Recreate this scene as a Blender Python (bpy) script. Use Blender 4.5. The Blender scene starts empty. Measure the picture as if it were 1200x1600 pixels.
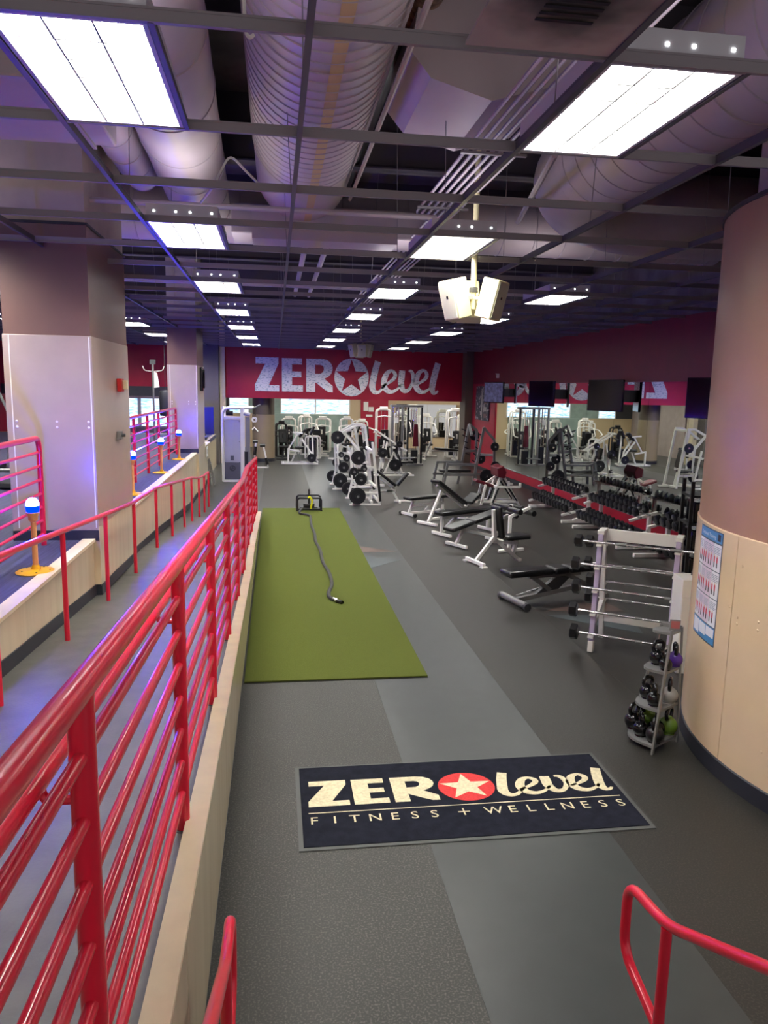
import bpy, bmesh, math, random
from mathutils import Vector, Matrix
random.seed(7)
SC = bpy.context.scene
COL = SC.collection
# ---------------------------------------------------------------- camera
cam_d = bpy.data.cameras.new('camera')
cam_d.sensor_fit = 'VERTICAL'; cam_d.sensor_height = 24.0
cam_d.lens = 1185.0 / 1600.0 * 24.0
cam_d.clip_start = 0.02; cam_d.clip_end = 200
cam = bpy.data.objects.new('camera', cam_d); COL.objects.link(cam)
_a = Vector((-170, 196, -1185)).normalized()
_b = Vector((830, 176, -1185))
_u = _b.cross(_a).normalized()
if _u.y < 0: _u = -_u
_r = _a.cross(_u).normalized()
M3 = Matrix((_r, _a, _u))
cam.matrix_world = Matrix.Translation((0, 0, 2.8)) @ M3.to_4x4()
SC.camera = cam
# ---------------------------------------------------------------- world, exposure
W = bpy.data.worlds.new('world'); SC.world = W; W.use_nodes = True
W.node_tree.nodes['Background'].inputs[0].default_value = (0.88, 0.82, 0.84, 1)
W.node_tree.nodes['Background'].inputs[1].default_value = 0.45
SC.view_settings.view_transform = 'Standard'
SC.view_settings.look = 'None'
SC.view_settings.exposure = 0.52
SC.view_settings.gamma = 1.0
SC.view_settings.use_curve_mapping = False
SC.cycles.use_denoising = True
SC.cycles.max_bounces = 7; SC.cycles.diffuse_bounces = 4; SC.cycles.glossy_bounces = 4
SC.cycles.sample_clamp_indirect = 6.0
SC.cycles.caustics_reflective = False
LAMP = 44.0        # radiance of the troffers
DUCTLIGHT = 1.0

# ---------------------------------------------------------------- materials
def srgb(r, g, b):
    f = lambda c: (c / 255 / 12.92) if c / 255 <= 0.04045 else ((c / 255 + 0.055) / 1.055) ** 2.4
    return (f(r), f(g), f(b), 1)
MATS = {}
def mat(name, col, rough=0.5, metal=0.0, emit=0.0, spec=0.5, noise=None, bump=None, coat=0.0, trans=0.0):
    m = bpy.data.materials.new(name); m.use_nodes = True
    nt = m.node_tree; p = nt.nodes['Principled BSDF']
    p.inputs['Base Color'].default_value = col
    p.inputs['Roughness'].default_value = rough
    p.inputs['Metallic'].default_value = metal
    p.inputs['Specular IOR Level'].default_value = spec
    if coat: p.inputs['Coat Weight'].default_value = coat
    if trans: p.inputs['Transmission Weight'].default_value = trans
    if emit:
        p.inputs['Emission Color'].default_value = col
        p.inputs['Emission Strength'].default_value = emit
    if noise or bump:
        tc = nt.nodes.new('ShaderNodeTexCoord')
    if noise:       # (scale, strength[, stretch xyz])
        n = nt.nodes.new('ShaderNodeTexNoise'); n.inputs['Scale'].default_value = noise[0]; n.inputs['Detail'].default_value = 4
        mp = nt.nodes.new('ShaderNodeMapping')
        if len(noise) > 2: mp.inputs['Scale'].default_value = noise[2]
        nt.links.new(tc.outputs['Object'], mp.inputs[0]); nt.links.new(mp.outputs[0], n.inputs[0])
        mx = nt.nodes.new('ShaderNodeMixRGB'); mx.blend_type = 'MIX'
        s = noise[1]
        mx.inputs[1].default_value = tuple(c * (1 - s) for c in col[:3]) + (1,)
        mx.inputs[2].default_value = tuple(min(1, c * (1 + s)) for c in col[:3]) + (1,)
        rp = nt.nodes.new('ShaderNodeValToRGB'); rp.color_ramp.elements[0].position = .35; rp.color_ramp.elements[1].position = .65
        nt.links.new(n.outputs['Fac'], rp.inputs[0]); nt.links.new(rp.outputs[0], mx.inputs[0])
        nt.links.new(mx.outputs[0], p.inputs['Base Color'])
    if bump:        # (scale, strength)
        n = nt.nodes.new('ShaderNodeTexNoise'); n.inputs['Scale'].default_value = bump[0]; n.inputs['Detail'].default_value = 3
        nt.links.new(tc.outputs['Object'], n.inputs[0])
        bn = nt.nodes.new('ShaderNodeBump'); bn.inputs['Strength'].default_value = bump[1]; bn.inputs['Distance'].default_value = .01
        nt.links.new(n.outputs['Fac'], bn.inputs['Height']); nt.links.new(bn.outputs[0], p.inputs['Normal'])
    MATS[name] = m; return m
RED = mat('red_enamel', srgb(222, 28, 58), .28, coat=.4)
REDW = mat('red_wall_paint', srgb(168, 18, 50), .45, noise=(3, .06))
COLP = mat('brown_grey_column_paint', srgb(96, 86, 72), .5, noise=(3, .06))  # dark brown grey of the columns by the sign wall
COLQ = mat('grey_tan_column_panel', srgb(150, 134, 108), .4)  # grey tan of the lower column panels
REDM = mat('darker_wall_red', srgb(116, 14, 34), .45, noise=(3, .06))  # darker red for the band above the mirrors than on the other walls
BEIGE = mat('beige_panel', srgb(220, 202, 168), .22, noise=(1.4, .05, (6, 6, .4)), coat=.3)
CAP = mat('curb_cap', srgb(240, 224, 186), .35, noise=(6, .05))
TAN = mat('tan_column_paint', srgb(166, 128, 104), .35, noise=(2, .04))
TANP = mat('column_panel', srgb(226, 200, 164), .25, noise=(2, .03), coat=.25)
BROWN = mat('brown_pillar_paint', srgb(120, 90, 80), .35, noise=(2, .04))
PILW = mat('pillar_white_panel', srgb(176, 158, 146), .28, noise=(4, .03))
PILU = mat('plenum_plaster', srgb(170, 155, 150), .7, noise=(3, .07))
GREYBR = mat('grey_block', srgb(100, 94, 92), .8, noise=(40, .3, (1, 1, 3)))
CONC = mat('ramp_concrete', srgb(88, 87, 80), .42, noise=(5, .16), bump=(60, .1))
BASEB = mat('dark_base', srgb(40, 42, 50), .5)
STRP = mat('strip_rubber', srgb(58, 61, 60), .33, spec=.38, noise=(6, .05), bump=(300, .08))
def speckled(name, base, dot, rough):
    m = mat(name, base, rough, bump=(500, .15), spec=.32); nt = m.node_tree; p = nt.nodes['Principled BSDF']
    tc = nt.nodes.new('ShaderNodeTexCoord')
    n = nt.nodes.new('ShaderNodeTexNoise'); n.inputs['Scale'].default_value = 90; n.inputs['Detail'].default_value = 3
    n2 = nt.nodes.new('ShaderNodeTexNoise'); n2.inputs['Scale'].default_value = .8; n2.inputs['Detail'].default_value = 4
    nt.links.new(tc.outputs['Object'], n.inputs[0]); nt.links.new(tc.outputs['Object'], n2.inputs[0])
    r = nt.nodes.new('ShaderNodeValToRGB'); r.color_ramp.elements[0].position = .5; r.color_ramp.elements[1].position = .68
    r.color_ramp.elements[0].color = base; r.color_ramp.elements[1].color = dot
    nt.links.new(n.outputs['Fac'], r.inputs[0])
    mx = nt.nodes.new('ShaderNodeMixRGB'); mx.blend_type = 'MULTIPLY'; mx.inputs[0].default_value = .35
    nt.links.new(r.outputs[0], mx.inputs[1]); nt.links.new(n2.outputs['Fac'], mx.inputs[2]); nt.links.new(mx.outputs[0], p.inputs['Base Color'])
    return m
SPL = speckled('speckled_rubber_light', srgb(58, 58, 54), srgb(98, 96, 88), .42)
SPR = speckled('speckled_rubber_dark', srgb(48, 47, 44), srgb(70, 67, 61), .38)
SPM = speckled('speckled_rubber_maroon', srgb(50, 36, 34), srgb(64, 50, 46), .38)
RINL = mat('red_inlay', srgb(84, 64, 56), .4)
BINL = mat('blue_inlay', srgb(66, 74, 76), .4)
TURF = mat('green_turf', srgb(90, 98, 44), .95, noise=(260, .28), bump=(220, .9), spec=.1)
MATBL = mat('mat_navy', srgb(32, 34, 44), .95, noise=(14, .16), bump=(400, .5), spec=.1)
MATED = mat('mat_edge', srgb(78, 80, 78), .6)
CREAM = mat('mat_cream', srgb(212, 202, 168), .95, noise=(50, .12), spec=.1)
MATRED = mat('mat_red', srgb(206, 66, 66), .95, noise=(60, .1), spec=.1)
WHITE = mat('white_powder_coat', srgb(240, 238, 230), .35)
LILAC = mat('lilac_post', srgb(176, 164, 190), .4)
GREYM = mat('grey_powder_coat', srgb(132, 132, 130), .35, metal=.3)
DGREY = mat('dark_grey_metal', srgb(70, 70, 72), .4, metal=.3)
BLACK = mat('black_iron', srgb(24, 24, 28), .38)
RUBB = mat('black_rubber', srgb(20, 20, 22), .3)
VINYL = mat('black_vinyl', srgb(24, 24, 25), .28)
MAROON = mat('maroon_vinyl', srgb(92, 14, 30), .35)
CHROME = mat('chrome', (.8, .8, .8, 1), .18, metal=1)
YEL = mat('yellow_paint', srgb(236, 176, 24), .35)
YSTR = mat('yellow_strap', srgb(226, 220, 20), .6)
ORNG = mat('beacon_pole', srgb(232, 170, 110), .4)
ROPE = mat('grey_rope', srgb(62, 62, 58), .85, noise=(200, .4))
TEE = mat('grid_tee', srgb(140, 134, 138), .45, metal=.2)
TEED = mat('grid_runner', srgb(84, 84, 92), .45, metal=.2)
DUCT = mat('duct_paint', srgb(186, 172, 174), .5, noise=(2, .05))
DUCTB = mat('duct_joint', srgb(168, 156, 162), .5)
DUCTT = mat('duct_tan_tape', srgb(198, 170, 118), .5)
DECK = mat('deck_concrete', srgb(104, 98, 108), .9, noise=(2, .25))
PIPE = mat('conduit_paint', srgb(168, 156, 162), .5)
DARKP = mat('dark_steel_beam', srgb(84, 78, 86), .8)
INSUL = mat('old_insulation', srgb(120, 100, 84), .95, noise=(14, .45))
VENT = mat('vent_panel', srgb(170, 160, 150), .7)
SPEAK = mat('speaker_cream', srgb(228, 220, 176), .5)
SPKG = mat('speaker_grille', srgb(206, 202, 182), .7)
HOUS = mat('lamp_housing', srgb(200, 200, 205), .4)
LOUV = mat('louver_blade', (.18, .18, .175, 1), .5, spec=.2)
BLUECARP = mat('deck_carpet', srgb(62, 62, 92), .8, noise=(8, .25, (6, .3, 1)))
TVB = mat('tv_bezel', srgb(12, 12, 14), .2)
PURP = mat('purple_vinyl', srgb(84, 48, 140), .25)
GREEN = mat('green_vinyl', srgb(96, 128, 40), .25)
KGRY = mat('grey_vinyl', srgb(150, 148, 142), .3)
SHINY = mat('black_gloss', srgb(12, 12, 14), .12)
SHR = mat('machine_shroud', srgb(186, 186, 200), .3)
SHRD = mat('machine_shroud_dark', srgb(92, 92, 104), .35)
WOODT = mat('tan_wall', srgb(206, 184, 146), .5)
CEILW = mat('backroom_ceiling', srgb(205, 200, 190), .7)
REDSTR = mat('alarm_red', srgb(210, 40, 40), .4)
TEAL = mat('teal_wall', srgb(150, 170, 160), .6, noise=(3, .1))
def emat(name, col, s):
    m = bpy.data.materials.new(name); m.use_nodes = True; nt = m.node_tree
    for n in list(nt.nodes): nt.nodes.remove(n)
    e = nt.nodes.new('ShaderNodeEmission'); e.inputs[0].default_value = col; e.inputs[1].default_value = s
    o = nt.nodes.new('ShaderNodeOutputMaterial'); nt.links.new(e.outputs[0], o.inputs[0]); return m
TUBE = emat('lamp_light', (1.0, .98, .93, 1), LAMP)
TUBEB = emat('backroom_lamp_light', (1, .96, .88, 1), 14)
DOT = emat('lamp_hole_light', (1, 1, 1, 1), 9)
BLUE = emat('beacon_light', (.0, .002, 1, 1), 30)
BLUEW = emat('beacon_bulb', (.014, .026, 1, 1), 700)
UP = emat('added_plenum_uplight', (1, .95, 1, 1), 4.5)  # uplight added to brighten the ceiling void; real troffers emit none upward
def window_mat():
    m = emat('window_light', (1, 1, 1, 1), 1.6); nt = m.node_tree; e = [n for n in nt.nodes if n.type == 'EMISSION'][0]
    tc = nt.nodes.new('ShaderNodeTexCoord'); mp = nt.nodes.new('ShaderNodeMapping'); mp.inputs['Scale'].default_value = (2.2, 1, 16)
    n = nt.nodes.new('ShaderNodeTexNoise'); n.inputs['Scale'].default_value = 1.6; n.inputs['Detail'].default_value = 3
    nt.links.new(tc.outputs['Object'], mp.inputs[0]); nt.links.new(mp.outputs[0], n.inputs[0])
    r = nt.nodes.new('ShaderNodeValToRGB'); r.color_ramp.elements[0].position = .38; r.color_ramp.elements[1].position = .6
    r.color_ramp.elements[0].color = srgb(120, 170, 225); r.color_ramp.elements[1].color = srgb(228, 244, 255)
    nt.links.new(n.outputs['Fac'], r.inputs[0]); nt.links.new(r.outputs[0], e.inputs[0]); return m
WIN = window_mat()
def mirror_mat():
    m = bpy.data.materials.new('mirror_glass'); m.use_nodes = True; nt = m.node_tree
    for n in list(nt.nodes): nt.nodes.remove(n)
    e = nt.nodes.new('ShaderNodeBsdfGlossy'); e.inputs['Roughness'].default_value = 0.0; e.inputs['Color'].default_value = (.80, .84, .80, 1)
    o = nt.nodes.new('ShaderNodeOutputMaterial'); nt.links.new(e.outputs[0], o.inputs[0]); return m
MIRR = mirror_mat()
def print_mat(name, back, ink, sx, sy, thr):
    """dense small print: rows of dark dashes on a pale ground"""
    m = mat(name, back, .6); nt = m.node_tree; p = nt.nodes['Principled BSDF']
    tc = nt.nodes.new('ShaderNodeTexCoord'); mp = nt.nodes.new('ShaderNodeMapping'); mp.inputs['Scale'].default_value = (sx, sx, sy)
    n = nt.nodes.new('ShaderNodeTexNoise'); n.inputs['Scale'].default_value = 1; n.inputs['Detail'].default_value = 1
    nt.links.new(tc.outputs['Object'], mp.inputs[0]); nt.links.new(mp.outputs[0], n.inputs[0])
    r = nt.nodes.new('ShaderNodeValToRGB'); r.color_ramp.interpolation = 'CONSTANT'
    r.color_ramp.elements[0].position = 0; r.color_ramp.elements[0].color = back
    r.color_ramp.elements[1].position = thr; r.color_ramp.elements[1].color = ink
    nt.links.new(n.outputs['Fac'], r.inputs[0]); nt.links.new(r.outputs[0], p.inputs['Base Color']); return m
WORDS = print_mat('word_cloud_print', srgb(255, 253, 248), srgb(186, 196, 198), 12, 30, .60)
POST = print_mat('wall_chart_print', srgb(56, 58, 70), srgb(170, 160, 168), 7, 9, .6)

# ---------------------------------------------------------------- geometry
class G:
    def __init__(s): s.v = []; s.f = []; s.mi = []; s.cur = 0
    def add(s, vs, fs):
        o = len(s.v); s.v += [tuple(v) for v in vs]
        for f in fs: s.f.append([i + o for i in f]); s.mi.append(s.cur)
        return s
    def box(s, x0, x1, y0, y1, z0, z1):
        vs = [(x, y, z) for x in (x0, x1) for y in (y0, y1) for z in (z0, z1)]
        return s.add(vs, [(0, 1, 3, 2), (4, 6, 7, 5), (0, 4, 5, 1), (2, 3, 7, 6), (0, 2, 6, 4), (1, 5, 7, 3)])
    def bar(s, a, b, w, h=None, up=(0, 0, 1), ext=0.0):
        h = h or w; a = Vector(a); b = Vector(b); d = (b - a).normalized(); a = a - d * ext; b = b + d * ext
        u = Vector(up)
        if abs(d.dot(u)) > .9995: u = Vector((1, 0, 0))
        sd = d.cross(u).normalized(); u = sd.cross(d).normalized()
        vs = [p + sd * i * w / 2 + u * j * h / 2 for p in (a, b) for i in (-1, 1) for j in (-1, 1)]
        return s.add(vs, [(0, 1, 3, 2), (4, 6, 7, 5), (0, 4, 5, 1), (2, 3, 7, 6), (0, 2, 6, 4), (1, 5, 7, 3)])
    def tube(s, pts, r, n=8, closed=False, caps=True):
        P = [Vector(p) for p in pts]; m = len(P); rings = []; prev = None
        for i in range(m):
            if closed: t = (P[(i + 1) % m] - P[i - 1]).normalized()
            elif i == 0: t = (P[1] - P[0]).normalized()
            elif i == m - 1: t = (P[-1] - P[-2]).normalized()
            else: t = ((P[i + 1] - P[i]).normalized() + (P[i] - P[i - 1]).normalized()).normalized()
            if prev is None:
                u = Vector((0, 0, 1)) if abs(t.z) < .9 else Vector((0, 1, 0))
            else: u = prev
            u = (u - t * u.dot(t)).normalized(); prev = u; w = t.cross(u)
            rr = r[i] if isinstance(r, (list, tuple)) else r
            if 0 < i < m - 1 and not closed:
                c = max(.5, math.sqrt(max(.2, (1 + (P[i + 1] - P[i]).normalized().dot((P[i] - P[i - 1]).normalized())) / 2)))
            rings.append([P[i] + (u * math.cos(2 * math.pi * k / n) + w * math.sin(2 * math.pi * k / n)) * rr for k in range(n)])
        vs = [v for R in rings for v in R]; fs = []
        for i in range(m if closed else m - 1):
            j = (i + 1) % m
            for k in range(n): fs.append((i * n + k, i * n + (k + 1) % n, j * n + (k + 1) % n, j * n + k))
        if not closed and caps: fs.append(tuple(range(n - 1, -1, -1))); fs.append(tuple((m - 1) * n + k for k in range(n)))
        return s.add(vs, fs)
    def cyl(s, a, b, r, n=14): return s.tube([a, b], r, n)
    def lathe(s, prof, c=(0, 0, 0), ax=(0, 0, 1), n=20):
        c = Vector(c); ax = Vector(ax).normalized(); u = Vector((1, 0, 0)) if abs(ax.x) < .9 else Vector((0, 0, 1))
        u = (u - ax * u.dot(ax)).normalized(); w = ax.cross(u); vs = []; fs = []; m = len(prof)
        for (r, z) in prof:
            r = max(r, 1e-4)
            for k in range(n):
                a = 2 * math.pi * k / n; vs.append(c + ax * z + (u * math.cos(a) + w * math.sin(a)) * r)
        for i in range(m - 1):
            for k in range(n): fs.append((i * n + k, i * n + (k + 1) % n, (i + 1) * n + (k + 1) % n, (i + 1) * n + k))
        return s.add(vs, fs)
    def prism(s, poly, h0, h1, xf):
        """poly in 2-D, extruded from h0 to h1, xf(u, v, h) -> point"""
        n = len(poly); vs = [xf(u, v, h0) for u, v in poly] + [xf(u, v, h1) for u, v in poly]
        fs = [tuple(range(n)), tuple(range(2 * n - 1, n - 1, -1))] + [(i, (i + 1) % n, n + (i + 1) % n, n + i) for i in range(n)]
        return s.add(vs, fs)
    def mesh(s, name, mats, smooth=None):
        me = bpy.data.meshes.new(name); me.from_pydata(s.v, [], s.f)
        for m in (mats if isinstance(mats, (list, tuple)) else [mats]): me.materials.append(m)
        if any(s.mi): me.polygons.foreach_set('material_index', s.mi)
        bm = bmesh.new(); bm.from_mesh(me); bmesh.ops.recalc_face_normals(bm, faces=bm.faces)
        if smooth is not None:
            for f in bm.faces: f.smooth = True
            for e in bm.edges:
                if len(e.link_faces) == 2 and e.calc_face_angle(0) > smooth: e.smooth = False
        bm.to_mesh(me); bm.free(); me.update(); return me
    def build(s, name, mats, parent=None, smooth=.7, bevel=0, loc=None, rotz=0):
        o = bpy.data.objects.new(name, s.mesh(name, mats, smooth)); COL.objects.link(o)
        if parent is not None: o.parent = parent
        if loc: o.location = loc
        if rotz: o.rotation_euler = (0, 0, rotz)
        if bevel:
            b = o.modifiers.new('bevel', 'BEVEL'); b.width = bevel; b.segments = 2; b.limit_method = 'ANGLE'; b.angle_limit = .9
        return o
def tag(o, label=None, cat=None, group=None, kind=None):
    if label: o['label'] = label
    if cat: o['category'] = cat
    if group: o['group'] = group
    if kind: o['kind'] = kind
    return o
def thing(name, label, cat, loc=(0, 0, 0), rotz=0, group=None):
    o = bpy.data.objects.new(name, None); COL.objects.link(o); o.location = loc; o.rotation_euler = (0, 0, rotz)
    o.empty_display_size = .1
    return tag(o, label, cat, group)
def struct(g, name, m, label=None, parent=None, **k):
    o = g.build(name, m, parent, **k)
    if parent is None: o['kind'] = 'structure'
    if label: o['label'] = label
    return o
def sempty(name, label=None):
    o = bpy.data.objects.new(name, None); COL.objects.link(o); o['kind'] = 'structure'
    if label: o['label'] = label
    return o
def kids(o): return [c for c in COL.objects if c.parent == o]
def copy_tree(src, loc, rotz=None, label=None, scale=None):
    r = src.copy(); COL.objects.link(r); r.location = loc
    if rotz is not None: r.rotation_euler = (0, 0, rotz)
    if label: r['label'] = label
    if scale: r.scale = (scale,) * 3
    for ch in src['_kids'] if '_kids' in src else KIDS[src.name]:
        c = ch.copy(); COL.objects.link(c); c.parent = r
    return r
KIDS = {}
ORD = ['first', 'second', 'third', 'fourth', 'fifth', 'sixth', 'seventh', 'eighth', 'ninth', 'tenth', 'eleventh', 'twelfth', 'thirteenth', 'fourteenth', 'fifteenth', 'sixteenth']
def arc(cx, cy, r, a0, a1, n): return [(cx + r * math.cos(a0 + (a1 - a0) * i / n), cy + r * math.sin(a0 + (a1 - a0) * i / n)) for i in range(n + 1)]
def smoothpts(P, k=4):
    P = [Vector(p) for p in P]; out = []
    for i in range(len(P) - 1):
        p0 = P[max(i - 1, 0)]; p1 = P[i]; p2 = P[i + 1]; p3 = P[min(i + 2, len(P) - 1)]
        for j in range(k):
            t = j / k
            out.append(.5 * ((2 * p1) + (p2 - p0) * t + (2 * p0 - 5 * p1 + 4 * p2 - p3) * t * t + (3 * p1 - p0 - 3 * p2 + p3) * t ** 3))
    out.append(P[-1]); return out
def bend(P, r=.06, k=4):
    """round the corners of a polyline with radius r"""
    P = [Vector(p) for p in P]; out = [P[0]]
    for i in range(1, len(P) - 1):
        a = (P[i - 1] - P[i]); b = (P[i + 1] - P[i]); q = min(r, a.length * .49, b.length * .49)
        s = P[i] + a.normalized() * q; e = P[i] + b.normalized() * q
        for j in range(k + 1):
            t = j / k; out.append(s * (1 - t) ** 2 + P[i] * 2 * t * (1 - t) + e * t * t)
    out.append(P[-1]); return out
# ================================================================ SETTING
GZ = 4.155; WX = 7.3; SY = 28.5          # grid height, right wall, sign wall
fl = sempty('floor', 'dark rubber gym floor laid in long rolls')
def slab(x0, x1, y0, y1, z0, z1): return G().box(x0, x1, y0, y1, z0, z1)
for (x0, x1, y0, y1, m, lb) in [(-.31, .949, -1, 36.2, SPL, 'pale speckled rubber roll'), (.95, 2.129, -1, 36.2, STRP, 'smooth mid grey rubber roll'),
                                (2.13, 3.349, -1, 36.2, SPR, None), (3.35, 4.569, -1, 36.2, SPR, None), (4.57, 6.349, -1, 36.2, SPR, None),
                                (6.35, 10.5, -1, 36.2, SPM, 'maroon tinged rubber roll along the mirror'), (-2.05, -.39, 16.42, 36.2, STRP, None), (-3.2, -2.055, 27.3, 36.2, STRP, None)]:
    tag(slab(x0 if x0 != -.31 else -.39, x1, y0, y1, -.1, 0).build('rubber_roll', m, fl, smooth=None), lb)
for (poly, m, lb) in [([(1.1, 13.55), (1.40, 12.75), (2.10, 12.8)], RINL, 'brownish red star point inlay'), ([(2.06, 12.15), (1.2, 11.3), (1.5, 12.45)], BINL, 'bluish star point inlay'),
                      ([(3.45, 9.1), (4.4, 9.6), (4.5, 9.0)], RINL, 'brownish red inlay under the bench'), ([(3.4, 8.9), (4.5, 8.9), (4.3, 8.1)], BINL, None)]:
    tag(G().prism(poly, .0, .002, lambda u, v, h: (u, v, h)).build('floor_inlay', m, fl, smooth=None), lb)
struct(slab(-9.5, -1.9, -1, 16.42, -.1, -.005), 'floor_slab', DECK, 'bare slab under the ramp')
# ---- ramp
def curb(y):
    P = [(.3, 1.09), (9.6, .47), (11.2, .47), (16.4, .13), (60, .13)]
    if y <= P[0][0]: return P[0][1]
    for (a, za), (b, zb) in zip(P, P[1:]):
        if y <= b: return za + (zb - za) * (y - a) / (b - a)
    return .13
def rampz(y): return max(.004, curb(y) - .05) if y < 16.0 else max(.004, .08 * (16.42 - y) / .42)
YS = [-1.0, .3, 9.6, 11.2, 16.0, 16.42]
g = G()
for y0, y1 in zip(YS, YS[1:]):
    g.add([(-1.97, y0, -.05), (-.39, y0, -.05), (-1.97, y1, -.05), (-.39, y1, -.05), (-1.97, y0, rampz(y0)), (-.39, y0, rampz(y0)), (-1.97, y1, rampz(y1)), (-.39, y1, rampz(y1))],
          [(4, 5, 7, 6), (0, 1, 5, 4), (2, 3, 7, 6), (0, 2, 6, 4), (1, 3, 7, 5)])
struct(g, 'ramp', CONC, 'grey concrete ramp between the beige walls', smooth=None)
cw = sempty('wall_ramp', 'low beige wall along the gym side of the ramp')
edges = [.6 - 1.6, .6, 2.45, 4.9, 7.35, 9.6, 11.2, 13.8, 16.4]
for a, b in zip(edges, edges[1:]):
    pts = [(a + .003, .10), (b - .003, .10), (b - .003, curb(b) - .02)] + ([(.3, curb(.3) - .02)] if a < .3 < b else []) + [(a + .003, curb(a) - .02)]
    G().prism(pts, -.312, -.388, lambda u, v, h: (h, u, v)).build('wall_panel', BEIGE, cw, smooth=None)
    G().prism([(a, 0), (b, 0), (b, .10), (a, .10)], -.322, -.385, lambda u, v, h: (h, u, v)).build('wall_base', BASEB, cw, smooth=None)
    G().prism([(a, curb(a) - .02), (b, curb(b) - .02), (b, curb(b)), (a, curb(a))] if not a < .3 < b else [(a, curb(a) - .02), (.3, curb(.3) - .02), (b, curb(b) - .02), (b, curb(b)), (.3, curb(.3)), (a, curb(a))], -.306, -.398, lambda u, v, h: (h, u, v)).build('wall_cap', CAP, cw, smooth=None)
# ---- landing and stairs where the photographer stands
st = sempty('stairs', 'stairs down to the gym floor')
slab(-.31, 1.75, -2.5, .6, 0, 1.09).build('landing', CONC, st, smooth=None)
for i in range(5):
    slab(-.31, 1.75, .6 + .3 * i, .9 + .3 * i, 0, 1.09 - .182 * (i + 1)).build('step', CONC, st, smooth=None)
# ---- knee wall, upper deck
kw = sempty('wall_deck', 'beige knee wall holding the raised deck')
e2 = [-1, 2, 4.4, 6.8, 8.45, 10.45, 12.9, 15.3, 17.7, 19.45, 21.2, 23.3]
for a, b in zip(e2, e2[1:]):
    dx = .06 if a in (8.45, 19.45) else 0
    zb = rampz((a + b) / 2) if b < 16 else 0
    zz = lambda y: rampz(y) if y < 16.4 else 0
    G().prism([(a + .003, zz(a) + .12), (b - .003, zz(b) + .12), (b - .003, 1.10), (a + .003, 1.10)], -1.96 + dx, -2.05, lambda u, v, h: (h, u, v)).build('wall_panel', BEIGE, kw, smooth=None)
    G().prism([(a, zz(a)), (b, zz(b)), (b, zz(b) + .12), (a, zz(a) + .12)], -1.95 + dx, -2.05, lambda u, v, h: (h, u, v)).build('wall_base', BASEB, kw, smooth=None)
    if not dx: slab(-2.07, -1.94, a, b, 1.10, 1.13).build('wall_cap', CAP, kw, smooth=None)
slab(-9.5, -2.06, 27.2, 27.3, 0, 1.12).build('wall_panel', BEIGE, kw, smooth=None); slab(-2.16, -2.06, 23.31, 27.2, 0, 1.12).build('wall_panel', BEIGE, kw, smooth=None); slab(-2.16, -1.96, 23.3, 23.32, 0, 1.12).build('wall_panel', BEIGE, kw, smooth=None)
struct(slab(-9.5, -2.05, -1, 27.2, 1.0, 1.115), 'floor_deck', BLUECARP, 'dark carpet of the raised deck', smooth=None)
struct(slab(-9.5, -3.2, 27.3, 36.2, -.1, 0), 'floor_left', STRP, None, smooth=None)
# ---- square pillars
def pillar(x0, x1, y0, y1, lb):
    p = sempty('pillar', lb)
    slab(x0 + .02, x1 - .02, y0 + .02, y1 - .02, 0, 6.3).build('pillar_core', PILU, p, smooth=None)
    slab(x0 + .01, x1 - .01, y0 + .01, y1 - .01, 3.28, 4.385).build('pillar_paint', BROWN, p, smooth=None)
    slab(x0 - .0, x1 + .0, y0 - .0, y1 + .0, 1.3 - .08, 3.28).build('pillar_panel', PILW, p, smooth=None, bevel=.006)
    slab(x0, x1, y0 - .005, y1 + .005, 1.115, 1.22).build('pillar_base', BASEB, p, smooth=None)
    slab(x0 - .01, x1 + .005, y0 - .01, y1 + .01, 4.385, 4.41).build('pillar_edge', BASEB, p, smooth=None)
    for z in (2.36,):
        for (xx, yy) in [(x0 + .1, y0 - .004), (x0 + .5, y0 - .004), (x1 - .06, y0 - .004)]:
            for dz in (-.03, .03): G().lathe([(0, 0), (.014, 0), (.01, .006), (0, .008)], (xx, yy + .004, z + dz), (0, -1, 0), 8).build('screw', WHITE, p)
    slab(x1 - .03, x1 - .018, y0 - .003, y0 + .001, 1.25, 3.27).build('panel_seam', WHITE, p, smooth=None)
    slab(x0 + .06, x0 + .07, y0 - .003, y0 + .001, 1.25, 3.27).build('panel_seam', WHITE, p, smooth=None)
pillar(-2.78, -1.90, 8.45, 10.45, 'big square pillar with brown top and pale panels')
pillar(-2.62, -1.90, 19.45, 21.2, 'far square pillar with brown top and pale panels')
# fix: the part of each pillar face under the deck level, seen from the ramp
g = G().box(-1.90, -1.895, 8.45, 10.45, .6, 1.25); struct(g, 'trim_1', BEIGE, None, smooth=None)
g = G().box(-1.90, -1.895, 19.45, 21.2, .15, 1.25); struct(g, 'trim_2', BEIGE, None, smooth=None)
def wpillar(x0, x1, y0, y1, m, lb, zb=None):
    g = G().box(x0, x1, y0, y1, 0, 6.3); return struct(g, 'pillar', m, lb, smooth=None)
wpillar(-2.75, -1.98, 27.7, 28.6, GREYBR, 'dark grey block pillar left of the red sign')
wpillar(-1.97, -1.79, 28.2, 28.7, CAP, None)
wpillar(7.02, 7.45, 27.9, 28.7, COLP, 'brown grey pillar right of the red sign')
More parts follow.
